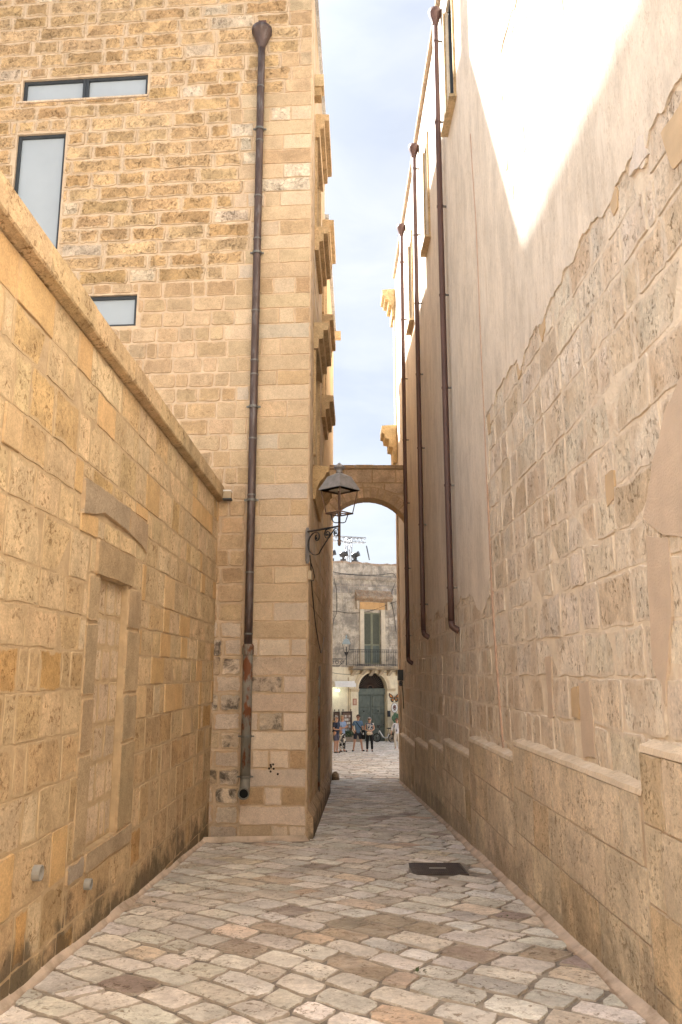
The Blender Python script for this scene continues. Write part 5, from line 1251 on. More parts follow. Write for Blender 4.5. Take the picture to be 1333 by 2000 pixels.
# postcard rack
rk = thing('postcard_rack', 'dark framed rack of pale postcards against the cream wall at the left', 'rack', HB.P(S(665), hz, 0.5))
M['rackwood'] = plain('dark_brown_rack', (0.06, 0.032, 0.022), 0.6)
zr0, zr1 = T_(1432, 665), T_(1389, 665)
for a, b in ((S(646), S(657.5)), (S(661.5), S(681))):
    mb = MB()
    for q in ((a, a + .09, zr0, zr1), (b - .09, b, zr0, zr1), (a + .091, b - .091, zr1 - .09, zr1), (a + .091, b - .091, zr0, zr0 + .09)): wbox(mb, HB, *q, 0.5, 0.58)
    wbuild(mb, 'frame', M['rackwood'], rk)
    mb = MB(); wbox(mb, HB, a + .09, b - .09, zr0 + .09, zr1 - .09, 0.5, 0.52); wbuild(mb, 'back', plain('rack_back', (0.16, 0.10, 0.07), 0.7), rk)
    R.seed(int(a * 10)); t = zr0 + .16
    while t < zr1 - .25:
        s0 = a + .12
        while s0 < b - .2:
            w_ = R.uniform(.10, .15); mb = MB(); wbox(mb, HB, s0, s0 + w_, t, t + .16, 0.52, 0.535); c = R.choice(((0.62, 0.58, 0.52), (0.5, 0.42, 0.34), (0.3, 0.2, 0.15), (0.66, 0.6, 0.5), (0.36, 0.4, 0.42)))
            key = 'card%d' % int(c[0] * 100)
            if key not in M: M[key] = plain('postcard_' + key, c, 0.5)
            wbuild(mb, 'postcard', M[key], rk); s0 += w_ + .02
        t += .23
for s0 in (S(648), S(656), S(664), S(679)):
    mb = MB(); c = HB.P(s0, zr1, 0.54); mb.lathe([(0.02, 0), (0.02, 0.06), (0.05, 0.09), (0.03, 0.14), (0, 0.16)], 8, Matrix.Translation(c)); wbuild(mb, 'finial', M['rackwood'], rk)
for s0 in (S(648), S(679)):
    mb = MB(); wbox(mb, HB, s0 - .04, s0 + .04, hz, zr0, 0.5, 0.58); wbuild(mb, 'leg', M['rackwood'], rk)
# planters and plants
M['pot'] = plain('stone_trough', (0.30, 0.24, 0.18), 0.9, mottle=0.2, scale=6); M['soil'] = plain('soil', (0.05, 0.035, 0.025), 0.95)
M['agave'] = plain('agave_leaf', (0.10, 0.14, 0.09), 0.6, mottle=0.2, scale=6); M['cactus'] = plain('prickly_pear', (0.075, 0.14, 0.075), 0.6, mottle=0.25, scale=7)
M['bush'] = plain('bush_leaf', (0.05, 0.085, 0.035), 0.7, mottle=0.3, scale=12)
def trough(s0, s1, h, h0, h1, lab, m='pot'):
    c = HB.P((s0+s1)/2, hz, (h0+h1)/2); t = thing('planter', lab, 'planter', c, group='planters by the palazzo wall')
    mb = MB(); vs = []
    for z, k in ((0, 0.0), (h, 0.05), (h, -0.04), (h - 0.06, -0.05)):
        for (x, y) in ((s0 - k, h0 - k), (s1 + k, h0 - k), (s1 + k, h1 + k), (s0 - k, h1 + k)): vs.append(HB.P(x, hz + z, y))
    fs = []
    for i in range(3):
        for k in range(4): fs.append((i*4+k, i*4+(k+1) % 4, i*4+4+(k+1) % 4, i*4+4+k))
    mb.add(vs, fs); wbuild(mb, 'trough', M[m], t)
    mb = MB(); mb.add([HB.P(x, hz + h - 0.06, y) for x, y in ((s0, h0), (s1, h0), (s1, h1), (s0, h1))], [(0, 1, 2, 3)]); wbuild(mb, 'soil', M['soil'], t); return t
trough(S(646), S(668), 0.62, 0.95, 1.5, 'brown stone planter at the left end of the wall, behind the backpack man')
trough(S(672), S(686), 0.70, 0.75, 1.35, 'grey brown planter holding the agave, right of the floral trousers')
pr_ = thing('planter', 'rounded pale stone pot beside the man with the shoulder bag', 'planter', HB.P(S(691), hz, 0.8), group='planters by the palazzo wall')
mb = MB(); mb.lathe([(0.28, 0), (0.40, 0.2), (0.44, 0.5), (0.42, 0.75), (0.36, 0.85), (0.32, 0.85), (0.30, 0.75), (0, 0.74)], 14, Matrix.Translation(HB.P(S(691), hz, 0.8)), smooth=True); wbuild(mb, 'pot', plain('pale_stone_pot', (0.42, 0.36, 0.29), 0.9, mottle=0.15, scale=5), pr_)
trough(S(759), S(782), 0.75, 0.6, 1.3, 'stone planter holding the prickly pear, right of the bicycle')
ag = thing('agave_plant', 'spiky grey-green agave in the planter right of the floral trousers', 'plant', HB.P(S(679), hz + 0.66, 1.05)); R.seed(60)
for i in range(16):
    a = 2 * pi * i / 16 + R.uniform(-.2, .2); l_ = R.uniform(0.6, 1.05); up = R.uniform(0.45, 1.2); b = HB.P(S(679), hz + 0.64, 1.05); d = Vector((cos(a), sin(a), up)).normalized(); sd = Vector((-sin(a), cos(a), 0))
    mb = MB(); mb.add([b - sd * .04, b + sd * .04, b + d * l_ * .5 + sd * .055, b + d * l_ * .5 - sd * .055, b + d * l_ - Vector((0, 0, .06)), b + d * l_ * .5 - Vector((0, 0, .03))], [(0, 1, 2, 3), (3, 2, 4), (0, 3, 5), (1, 5, 2), (3, 4, 5), (2, 5, 4), (0, 5, 1)]); wbuild(mb, 'leaf', M['agave'], ag)
bs = thing('low_shrub', 'low dark green shrub in the planter behind the tourists at the left', 'plant', HB.P(S(660), hz + 0.58, 1.2))
mb = MB()
for i in range(420):
    c = HB.P(S(647) + R.random() * (S(672) - S(647)), hz + 0.6 + R.random() * 0.42, 1.2 + R.uniform(-.25, .25)); a = Vector((R.uniform(-1, 1), R.uniform(-1, 1), R.uniform(-1, 1))).normalized(); b = a.orthogonal().normalized()
    mb.add([c - a * .05, c + b * .025, c + a * .05, c - b * .025], [(0, 1, 2, 3)])
wbuild(mb, 'foliage', M['bush'], bs, kind='stuff')
mb = MB(); mb.tube([HB.P(S(660), hz + 0.5, 1.2), HB.P(S(660), hz + 0.9, 1.2)], 0.03, 6); wbuild(mb, 'stem', M['rackwood'], bs)
# prickly pear
cp = thing('prickly_pear', 'tall prickly pear cactus in its planter beneath the oval sign', 'cactus', HB.P(S(770), hz + 0.7, 0.95)); R.seed(61)
def pad(base, d, l_, w_, nrm):
    d = d.normalized(); sd = d.cross(nrm).normalized(); nn_ = sd.cross(d); vs = []; fs = []
    prof = [(0.0, 0.22), (0.12, 0.55), (0.35, 0.9), (0.6, 1.0), (0.82, 0.78), (0.95, 0.4), (1.0, 0.05)]; n = 10
    for z, r_ in prof:
        for k in range(n): a = 2*pi*k/n; vs.append(base + d * l_ * z + sd * w_ * r_ * cos(a) + nn_ * 0.06 * r_ * sin(a))
    for i in range(len(prof) - 1):
        for k in range(n): fs.append((i*n+k, i*n+(k+1) % n, i*n+n+(k+1) % n, i*n+n+k))
    fs += [tuple(range(n-1, -1, -1)), tuple(len(vs) - n + k for k in range(n))]
    mb = MB(); mb.add(vs, fs, smooth=True); wbuild(mb, 'pad', M['cactus'], cp); return base + d * l_ * 0.93
front_n = HB.n
for s_, ang in ((S(767), -30), (S(771), -6), (S(775), 10), (S(780), 16), (S(778), -8)):
    b = HB.P(s_, hz + 0.62, 0.95 + R.uniform(-.2, .2)); a = radians(ang)
    for lev in range(3):
        d = HB.d * sin(a) + Vector((0, 0, cos(a))) + front_n * R.uniform(-.15, .15)
        e = pad(b, d, R.uniform(0.42, 0.56), R.uniform(0.16, 0.22), front_n)
        if R.random() < 0.6: pad(e - d.normalized() * 0.12, HB.d * sin(a + 0.8) + Vector((0, 0, cos(a + 0.8))), 0.36, 0.14, front_n)
        b = e; a += radians(R.uniform(-28, 28))
        if R.random() < 0.25 and lev > 1: break
# cables along the palazzo
def cable(lab, pts, r=0.018, h=0.05):
    o = thing('wall_cable', lab, 'cable', HB.P(S(pts[0][0]), T_(pts[0][1]), h), group='cables on the palazzo'); mb = MB()
    P3 = [HB.P(*hs(u, v, h), h) for u, v in pts]; fine = []
    for i in range(len(P3) - 1):
        for k in range(4):
            t = k / 4; p0, p1, p2, p3 = P3[max(i-1, 0)], P3[i], P3[i+1], P3[min(i+2, len(P3)-1)]
            fine.append(0.5 * ((2*p1) + (p2-p0)*t + (2*p0-5*p1+4*p2-p3)*t*t + (3*p1-p0-3*p2+p3)*t**3))
    mb.tube(fine + [P3[-1]], r, 5); wbuild(mb, 'cable', M['cable'], o)
cable('black cable drooping across the grey wall past the shutters', [(646, 1194), (660, 1194), (678, 1197), (700, 1197), (725, 1193), (750, 1184), (781, 1172)])
cable('black cable running down the left of the grey wall', [(640, 1113), (655, 1118), (666, 1120), (657, 1124), (654, 1135), (658, 1155), (658, 1195), (652, 1212), (649, 1245)])
cable('black cable looping under the parapet along the whole grey wall', [(666, 1120), (700, 1123), (740, 1123), (765, 1120), (772, 1124), (775, 1132)])
cable('black cable dropping right of the balcony hood', [(776, 1130), (768, 1150), (764, 1165), (766, 1180), (771, 1205), (774, 1235)])
cable('thin cable sagging over the gate arch', [(640, 1308), (655, 1315), (690, 1317), (725, 1313), (760, 1313), (785, 1309)], 0.014)

# stage lights and truss on the palazzo roof
M['stage'] = plain('black_stage_lamp', (0.03, 0.03, 0.033), 0.35, mottle=0.1, spec=0.6); M['alu'] = plain('aluminium_truss', (0.36, 0.36, 0.37), 0.4, metal=0.6)
def stage_light(u, lab, tilt, first=None):
    b = HB.P(S(u, 1092), ztop + 0.06, -0.35); rt = thing('stage_light', lab, 'stage light', b, rz=ca + radians(tilt[1]), group='moving stage lights on the parapet')
    mb = MB(); mb.box((-0.24, -0.2, 0), (0.24, 0.2, 0.16)); lbuild(mb, 'base', M['stage'], rt)
    for sg in (-1, 1):
        mb = MB(); mb.add([Vector((sg * x, y, z)) for x, y, z in ((0.20, -0.07, 0.162), (0.29, -0.07, 0.30), (0.29, -0.07, 0.66), (0.22, -0.07, 0.66), (0.22, -0.07, 0.32), (0.15, -0.07, 0.162), (0.20, 0.07, 0.162), (0.29, 0.07, 0.30), (0.29, 0.07, 0.66), (0.22, 0.07, 0.66), (0.22, 0.07, 0.32), (0.15, 0.07, 0.162))], [(0,1,2,3,4,5), (11,10,9,8,7,6)] + [(i, 6+i, 6+(i+1) % 6, (i+1) % 6) for i in range(6)]); lbuild(mb, 'yoke_arm', M['stage'], rt)
    Mh = Matrix.Translation((0, 0, 0.55)) @ Matrix.Rotation(radians(tilt[0]), 4, 'X')
    mb = MB(); mb.lathe([(0.10, -0.30), (0.18, -0.24), (0.21, -0.05), (0.21, 0.12), (0.19, 0.20), (0.20, 0.34), (0.17, 0.345), (0.15, 0.30)], 14, Mh, smooth=True); lbuild(mb, 'lamp_head', M['stage'], rt)
    mb = MB(); mb.lathe([(0.165, 0.31), (0.1, 0.33), (0, 0.335)], 14, Mh); lbuild(mb, 'lens', plain('lens_glass', (0.18, 0.2, 0.22), 0.1), rt)
    return rt
stage_light(651, 'black moving stage light half hidden behind the alley wall, leftmost of three on the parapet', (75, 70))
stage_light(675, 'black moving stage light in the middle of the three on the parapet', (80, 62))
stage_light(698, 'black moving stage light nearest the truss leg, rightmost on the parapet', (72, 48))
tr = thing('stage_truss', 'thin aluminium lattice truss frame standing on the palazzo roof', 'truss', HB.P(S(713), ztop, -3))
def lattice(p, q, w, nb, upv, name):
    d = (q - p); t = d.normalized(); a = (upv - t * upv.dot(t)).normalized(); b = t.cross(a); cs = [(a * x + b * y) * w / 2 for x, y in ((1, 1), (1, -1), (-1, -1), (-1, 1))]
    mb = MB()
    for c in cs: mb.tube([p + c, q + c], 0.042, 5)
    for i in range(nb):
        for k in range(4): mb.tube([p + d * (i / nb) + cs[k], p + d * ((i + 1) / nb) + cs[(k + 1) % 4]], 0.022, 4)
    wbuild(mb, name, M['alu'], tr)
ht = lambda u, v: HB.P(*hs(u, v, -3.0), -3.0)
ztr = ht(713, 1056).z
lattice(HB.P(S(713) + .15, ztop - 0.4, -3), HB.P(S(713) + .15, ztr + 0.2, -3), 0.38, 6, HB.d, 'truss_leg')
lattice(ht(600, 1049), ht(713, 1056), 0.38, 16, Vector((0, 0, 1)), 'truss_beam')
mb = MB(); mb.tube([ht(716, 1066), ht(722, 1094)], 0.05, 5); wbuild(mb, 'stay', M['stage'], tr)

# lantern on the left side of the piazza
WLc = hit(677, 1287, (0, 50, 0), (0, -1, 0))
l2 = thing('wall_lantern', 'blue-grey glazed lantern standing on a scrolled arm before the balcony', 'street lamp', WLc)
mb = MB(); x, y, z = WLc
M['lamp_blue'] = plain('pale_blue_lamp_roof', (0.30, 0.36, 0.38), 0.4, mottle=0.1)
mb.tube([(-1.75, y, z), (x, y, z)], 0.028, 6); mb.tube([(-1.75, y, z - 0.42), (x - 0.45, y, z - 0.42), (x - 0.1, y, z - 0.06)], 0.02, 6); wbuild(mb, 'arm', M['wrought'], l2)
for i in range(3):
    c = Vector((x - 0.25 - 0.32 * i, y, z - 0.2)); mb = MB(); mb.tube([c + Vector((0.13 * (1 - .6 * k / 16) * cos(k * .55), 0, 0.15 * (1 - .6 * k / 16) * sin(k * .55))) for k in range(17)], 0.016, 5); wbuild(mb, 'scroll', M['wrought'], l2)
mb = MB(); mb.tube([(x, y, z - 0.4), (x, y, z + 0.75)], 0.03, 6); wbuild(mb, 'post', M['wrought'], l2)
T2 = Matrix.Translation((x, y, z))
mb = MB(); mb.lathe([(0.37, 0.90), (0.36, 0.93), (0.22, 1.18), (0.06, 1.24), (0.05, 1.3), (0.09, 1.33), (0.05, 1.42), (0, 1.5)], 4, T2, ang=radians(45)); wbuild(mb, 'lamp_roof', M['lamp_blue'], l2)
for k in range(4):
    a = radians(45 + 90 * k); mb = MB(); mb.tube([(x + 0.33 * cos(a), y + 0.33 * sin(a), z + 0.9), (x + 0.19 * cos(a), y + 0.19 * sin(a), z + 0.42)], 0.014, 5); wbuild(mb, 'cage_bar', M['wrought'], l2)
mb = MB(); mb.lathe([(0.2, 0.40), (0.2, 0.43), (0.0, 0.43)], 4, T2, ang=radians(45)); mb.lathe([(0.03, 0.2), (0.13, 0.3), (0.19, 0.399)], 4, T2, ang=radians(45)); wbuild(mb, 'cage_base', M['wrought'], l2)

# ------------------------------------------------------------------ bicycle
bk = thing('bicycle', 'small white folding bicycle with black saddle parked before the green gate', 'bicycle', (0, 0, 0))
BO = hit(748, 1449, (0, 0, gz(54)), Vector((0, 0, 1))); ground_y = 55.2
wx = (748 - 666.5) / 1556 * 55.5; bk.location = (wx, ground_y, gz(ground_y)); bk.rotation_euler.z = radians(-28)
M['tyre'] = plain('black_tyre', (0.015, 0.015, 0.016), 0.8); M['bikewhite'] = plain('white_bike_paint', (0.62, 0.62, 0.62), 0.35, mottle=0.04)
def wheel(cx_, r):
    w = bpy.data.objects.new('wheel', None); COL.objects.link(w); w.parent = bk; w.location = (cx_, 0, r)
    mb = MB(); n = 28; vs = []; fs = []
    for i in range(n):
        a = 2*pi*i/n
        for k in range(6): b = 2*pi*k/6; vs.append(Vector(((r - .03 + .03 * cos(b)) * cos(a), .03 * sin(b), (r - .03 + .03 * cos(b)) * sin(a))))
    for i in range(n):
        for k in range(6): fs.append((i*6+k, i*6+(k+1) % 6, ((i+1) % n)*6+(k+1) % 6, ((i+1) % n)*6+k))
    mb.add(vs, fs, smooth=True); lbuild(mb, 'tyre', M['tyre'], w)
    mb = MB(); mb.tube([Vector(((r - .065) * cos(2*pi*i/n), 0, (r - .065) * sin(2*pi*i/n))) for i in range(n + 1)], 0.012, 4, cap=False); lbuild(mb, 'rim', M['clamp'], w)
    mb = MB()
    for i in range(14): mb.tube([Vector((0, 0.02 * (-1) ** i, 0)), Vector(((r - .065) * cos(2*pi*i/14), 0, (r - .065) * sin(2*pi*i/14)))], 0.004, 3)
    lbuild(mb, 'spokes', M['clamp'], w, kind='stuff')
    mb = MB(); mb.lathe([(0, -.05), (.05, -.045), (.05, .045), (0, .05)], 8, Matrix.Rotation(pi/2, 4, 'X')); lbuild(mb, 'hub', M['stage'], w)
wheel(-0.56, 0.29); wheel(0.56, 0.29)
for nm, pth, r, m in (('frame', [(-0.36, 0, 0.74), (-0.12, 0, 0.38), (0.05, 0, 0.30), (0.24, 0, 0.36), (0.30, 0, 0.55)], 0.042, 'bikewhite'), ('fork', [(-0.56, 0.045, 0.29), (-0.44, 0.03, 0.62), (-0.36, 0, 0.80)], 0.022, 'bikewhite'),
                      ('chain_stay', [(0.05, 0.03, 0.30), (0.56, 0.05, 0.29), (0.28, 0.02, 0.52)], 0.018, 'bikewhite'), ('seat_post', [(0.20, 0, 0.34), (0.32, 0, 0.92)], 0.02, 'stage'), ('handlebar_stem', [(-0.37, 0, 0.78), (-0.30, 0, 1.10)], 0.022, 'stage'),
                      ('handlebar', [(-0.22, -0.28, 1.13), (-0.30, -0.2, 1.13), (-0.31, 0.2, 1.13), (-0.22, 0.28, 1.13)], 0.018, 'stage'), ('kickstand', [(0.2, 0.04, 0.3), (0.02, 0.22, 0.01)], 0.014, 'stage'), ('rack', [(0.34, 0.06, 0.62), (0.82, 0.06, 0.63), (0.82, -0.06, 0.63), (0.34, -0.06, 0.62)], 0.014, 'stage'), ('rack_stay', [(0.78, 0.06, 0.62), (0.58, 0.06, 0.3)], 0.012, 'stage')):
    mb = MB(); mb.tube(pth, r, 7); lbuild(mb, nm, M[m], bk)
mb = MB(); mb.add([Vector(p) for p in ((0.18, -.03, .95), (0.18, .03, .95), (0.46, .10, .96), (0.46, -.10, .96), (0.17, -.02, .90), (0.17, .02, .90), (0.46, .07, .90), (0.46, -.07, .90))], [(0,1,2,3), (7,6,5,4), (0,4,5,1), (1,5,6,2), (2,6,7,3), (3,7,4,0)]); lbuild(mb, 'saddle', M['tyre'], bk)
mb = MB(); mb.box((-0.46, -0.12, 0.92), (-0.36, 0.12, 1.12)); lbuild(mb, 'front_bag', M['stage'], bk)
for sg in (-1, 1):
    mb = MB(); mb.tube([(-0.22, sg * 0.24, 1.13), (-0.17, sg * 0.36, 1.13)], 0.024, 6); lbuild(mb, 'grip', M['tyre'], bk)
mb = MB(); mb.tube([(0.06, 0.07, 0.3), (0.16, 0.09, 0.16)], 0.014, 5); mb.tube([(0.06, -0.07, 0.3), (-0.04, -0.09, 0.44)], 0.014, 5); lbuild(mb, 'crank', M['clamp'], bk)

# ------------------------------------------------------------------ people
def skin_mesh(vs, es, rs, lev=2):
    me = bpy.data.meshes.new('tmp'); me.from_pydata(vs, es, []); ob = bpy.data.objects.new('tmp', me); COL.objects.link(ob)
    ob.modifiers.new('s', 'SKIN'); sv = me.skin_vertices[0].data
    for i, r in enumerate(rs):
        sv[i].radius = r if isinstance(r, tuple) else (r, r)
        sv[i].use_root = (i == 0)
    sd = ob.modifiers.new('d', 'SUBSURF'); sd.levels = lev
    bpy.context.view_layer.update()
    dg = bpy.context.evaluated_depsgraph_get(); nm = bpy.data.meshes.new_from_object(ob.evaluated_get(dg))
    bpy.data.objects.remove(ob); bpy.data.meshes.remove(me); return nm
def obj_mesh(name, me, mat, parent, label=None):
    me.materials.clear(); me.materials.append(mat)
    for p in me.polygons: p.use_smooth = True
    o = bpy.data.objects.new(name, me); COL.objects.link(o); o.parent = parent
    if label: o['label'] = label
    return o
def chain(parts):
    """parts: list of lists of (point, radius); the first point of a later list names an index tuple to attach to"""
    vs, rs, es = [], [], []
    for att, lst in parts:
        prev = att
        for p, r in lst:
            vs.append(tuple(p)); rs.append(r)
            if prev is not None: es.append((prev, len(vs) - 1))
            prev = len(vs) - 1
    return vs, es, rs
MSK = plain('skin', (0.44, 0.25, 0.17), 0.55, mottle=0.06)
def fabric(name, c, m=0.1): return plain(name, c, 0.9, mottle=m, scale=14, bump=0.2, bscale=30)
def person(lab, loc, face, H, pose, looks):
    k = H / 1.72
    root = thing('person', lab, 'person', loc, rz=face); root.scale = (k, k, k)
    L_, Rr_ = pose['armL'], pose['armR']; lean = pose.get('lean', 0)
    st_ = pose.get('stance', 0.11); fw = pose.get('feet', (0, 0))
    pel = (0, 0, 0.93); wst = (0, 0, 1.08); ch = (0, -lean * 0.5, 1.28); nb = (0, -lean, 1.44)
    hd = Vector((pose.get('headx', 0), -lean - 0.01, 0))
    hips = [(-0.095, 0, 0.88), (0.095, 0, 0.88)]
    knees = [(-0.5 * 0.095 - 0.5 * st_ - 0.005, -0.02 + fw[0] * .5, 0.49), (0.5 * 0.095 + 0.5 * st_ + 0.005, -0.02 + fw[1] * .5, 0.49)]
    anks = [(-st_, 0.02 + fw[0], 0.09), (st_, 0.02 + fw[1], 0.09)]
    shl = [(-0.185, -lean, 1.40), (0.185, -lean, 1.40)]
    # body: one continuous skinned surface
    P = [(None, [(pel, 0.115), (wst, 0.105), (ch, 0.125), (nb, 0.062), ((hd.x, hd.y, 1.50), 0.052), ((hd.x, hd.y - 0.008, 1.56), 0.072), ((hd.x, hd.y - 0.012, 1.63), 0.088), ((hd.x, hd.y - 0.005, 1.70), 0.066)])]
    for s_, arm in ((0, L_), (1, Rr_)): P.append((2, [(shl[s_], 0.058), (arm[0], 0.043), (arm[1], 0.028), (arm[2], 0.034)]))
    for s_ in (0, 1): P.append((0, [(hips[s_], 0.098), (knees[s_], 0.062), (anks[s_], 0.042), ((anks[s_][0], anks[s_][1] - 0.12, 0.04), 0.036)]))
    body = obj_mesh('body', skin_mesh(*chain(P)), MSK, root)
    # fingers: tapered chains rooted in the palm, joined to the body mesh; nose and ears
    bm = bmesh.new(); bm.from_mesh(body.data); fm = MB()
    for arm in (L_, Rr_):
        wv, hv = Vector(arm[1]), Vector(arm[2]); d = (hv - wv).normalized(); sd = d.orthogonal().normalized(); up = d.cross(sd)
        for f in range(4):
            b = hv + sd * (f - 1.5) * 0.017; l_ = (0.065, 0.075, 0.07, 0.055)[f]; fm.tube([b, b + d * l_ * .5 + up * .004, b + d * l_ * .8 - up * .012], [0.0095, 0.0085, 0.007], 6)
        fm.tube([wv.lerp(hv, .5), hv + sd * 0.04 + d * .01, hv + sd * 0.045 + d * 0.045], [0.012, 0.010, 0.008], 6)
    fm.lathe([(0.006, 0.02), (0.014, -0.005), (0.012, -0.012), (0, -0.016)], 6, Matrix.Translation((hd.x, hd.y - 0.102, 1.615)))
    for sg in (-1, 1): fm.lathe([(0, -.03), (.014, -.02), (.016, .01), (0, .03)], 6, Matrix.Translation((hd.x + sg * 0.092, hd.y, 1.62)))
    base = [bm.verts.new(v) for v in fm.v]
    for f in fm.f:
        try: bm.faces.new([base[i] for i in f])
        except ValueError: pass
    bm.to_mesh(body.data); bm.free()
    # face
    mb = MB()
    if looks.get('glasses', True):
        for sg in (-1, 1): mb.box((hd.x + sg * 0.034 - 0.028, hd.y - 0.106, 1.628), (hd.x + sg * 0.034 + 0.028, hd.y - 0.09, 1.66))
        mb.box((hd.x - 0.09, hd.y - 0.10, 1.648), (hd.x + 0.09, hd.y - 0.085, 1.656))
        lbuild(mb, 'sunglasses', M['black'], root)
    else:
        for sg in (-1, 1): mb.lathe([(0, -.01), (.012, -.004), (.012, .004), (0, .01)], 6, Matrix.Translation((hd.x + sg * 0.033, hd.y - 0.092, 1.64)))
        lbuild(mb, 'eyes', M['black'], root)
    mb = MB(); mb.box((hd.x - 0.022, hd.y - 0.094, 1.568), (hd.x + 0.022, hd.y - 0.08, 1.574)); lbuild(mb, 'mouth', plain('lips', (0.30, 0.10, 0.08), 0.6), root)
    hair = MB(); prof = looks['hair'][1]
    n = 14; vs = []; fs = []
    for i in range(7):
        th_ = i / 6 * (1.75 if prof == 'short' else 2.35)
        for j in range(n):
            a = 2*pi*j/n; rr = 0.100 * sin(th_); yy = rr * sin(a)
            zz = 0.105 * cos(th_)
            if sin(a) < -0.2 and th_ > 0.9: zz = max(zz, 0.055)
            vs.append(Vector((hd.x + rr * cos(a) * 1.0, hd.y + 0.006 + yy * 1.04, 1.65 + zz * 1.12)))
    for i in range(6):
        for j in range(n): fs.append((i*n+j, i*n+(j+1) % n, i*n+n+(j+1) % n, i*n+n+j))
    hair.add(vs, fs, smooth=True); lbuild(hair, 'hair', fabric('hair', looks['hair'][0]), root)
    # shirt
    sleeve = looks.get('sleeve', 0.75); P = [(None, [((0, 0, 0.84 if not looks.get('tucked') else 0.95), 0.150), ((0, 0, 0.95 if not looks.get('tucked') else 1.0), 0.146), (wst, 0.134), (ch, 0.150), ((0, -lean, 1.42), 0.085)])]
    if sleeve > 0:
        for s_, arm in ((0, L_), (1, Rr_)):
            a, e, w_ = Vector(shl[s_]), Vector(arm[0]), Vector(arm[1]); pts = [(shl[s_], 0.076), (tuple(a.lerp(e, min(1, sleeve))), 0.063)]
            if sleeve > 1: pts.append((tuple(e.lerp(w_, sleeve - 1)), 0.046))
            P.append((3, pts))
    obj_mesh('shirt', skin_mesh(*chain(P)), looks['shirt'], root)
    tl = looks['legs']; P = [(None, [((0, 0, 1.07), 0.120), ((0, 0, 1.0), 0.128), ((0, 0, 0.93), 0.134)])]
    for s_ in (0, 1):
        h_, kn, an = Vector(hips[s_]), Vector(knees[s_]), Vector(anks[s_])
        if tl == 'short': P.append((2, [(tuple(h_), 0.116), (tuple(h_.lerp(kn, 0.85)), 0.090)]))
        else: P.append((2, [(tuple(h_), 0.116), (tuple(kn), 0.078), (tuple(kn.lerp(an, 0.95)), looks.get('cuff', 0.062))]))
    obj_mesh('shorts' if tl == 'short' else 'trousers', skin_mesh(*chain(P)), looks['bottom'], root)
    for s_ in (0, 1):
        a = Vector(anks[s_]); tw = pose.get('toe', 0.05) * (-1 if s_ == 0 else 1)
        obj_mesh('shoe', skin_mesh(*chain([(None, [((a.x, a.y + 0.03, 0.05), 0.05), ((a.x + tw * .3, a.y - 0.07, 0.045), 0.048), ((a.x + tw, a.y - 0.17, 0.035), 0.034)])])), looks['shoes'], root)
    return root
NAVY = fabric('navy_cotton', (0.025, 0.032, 0.055)); GREYB = fabric('grey_blue_shorts', (0.075, 0.075, 0.11)); DENIM = fabric('blue_shirt', (0.085, 0.15, 0.24)); LBLUE = fabric('light_blue_shirt', (0.22, 0.29, 0.43))
BLK = fabric('black_cloth', (0.008, 0.008, 0.009)); WHT = fabric('white_linen', (0.66, 0.66, 0.70)); CREAM = fabric('cream_trousers', (0.62, 0.57, 0.50)); DSHOE = fabric('dark_shoe', (0.02, 0.019, 0.018)); WSHOE = fabric('white_shoe', (0.6, 0.58, 0.55))
TAN = fabric('cream_bag', (0.52, 0.43, 0.32)); STRAW = fabric('straw', (0.46, 0.30, 0.14)); BROWNH = (0.06, 0.035, 0.022); GREYH = (0.32, 0.30, 0.28); BLOND = (0.42, 0.32, 0.2)
FLOR = plain('floral_print_cloth', (0.015, 0.015, 0.016), 0.9, mottle=0.1, dirt=(0.62, 0.58, 0.52), dirt_scale=9, dirt_lo=0.5, dirt_hi=0.53)
PATT = plain('patterned_top', (0.03, 0.045, 0.09), 0.9, mottle=0.1, dirt=(0.55, 0.53, 0.5), dirt_scale=14, dirt_lo=0.5, dirt_hi=0.54)
def spot(u, y): return (ray(u, 1468).x / ray(u, 1468).y * y, y, gz(y))
def bag(parent, c, sz, mat, name='bag', strap=None):
    mb = MB(); n = 12; vs = []; fs = []
    prof = [(0.0, 0.55), (0.1, 0.92), (0.5, 1.0), (0.85, 0.92), (1.0, 0.6)]
    for z, k in prof:
        for j in range(n):
            a = 2*pi*j/n; ca_, sa_ = cos(a), sin(a); q = (abs(ca_) ** 4 + abs(sa_) ** 4) ** -0.25
            vs.append(Vector((c[0] + sz[0] * k * ca_ * q / 2, c[1] + sz[1] * k * sa_ * q / 2, c[2] + sz[2] * z)))
    for i in range(len(prof) - 1):
        for j in range(n): fs.append((i*n+j, i*n+(j+1) % n, i*n+n+(j+1) % n, i*n+n+j))
    fs += [tuple(range(n-1, -1, -1)), tuple(len(vs)-n+j for j in range(n))]
    mb.add(vs, fs, smooth=True); o = lbuild(mb, name, mat, parent)
    if strap:
        mb = MB(); mb.tube(strap, 0.016, 6); lbuild(mb, 'strap', mat, parent)
    return o
def carried(name, lab, cat, p, build):
    t = thing(name, lab, cat, p.location, rz=p.rotation_euler.z); t.scale = p.scale; build(t); return t
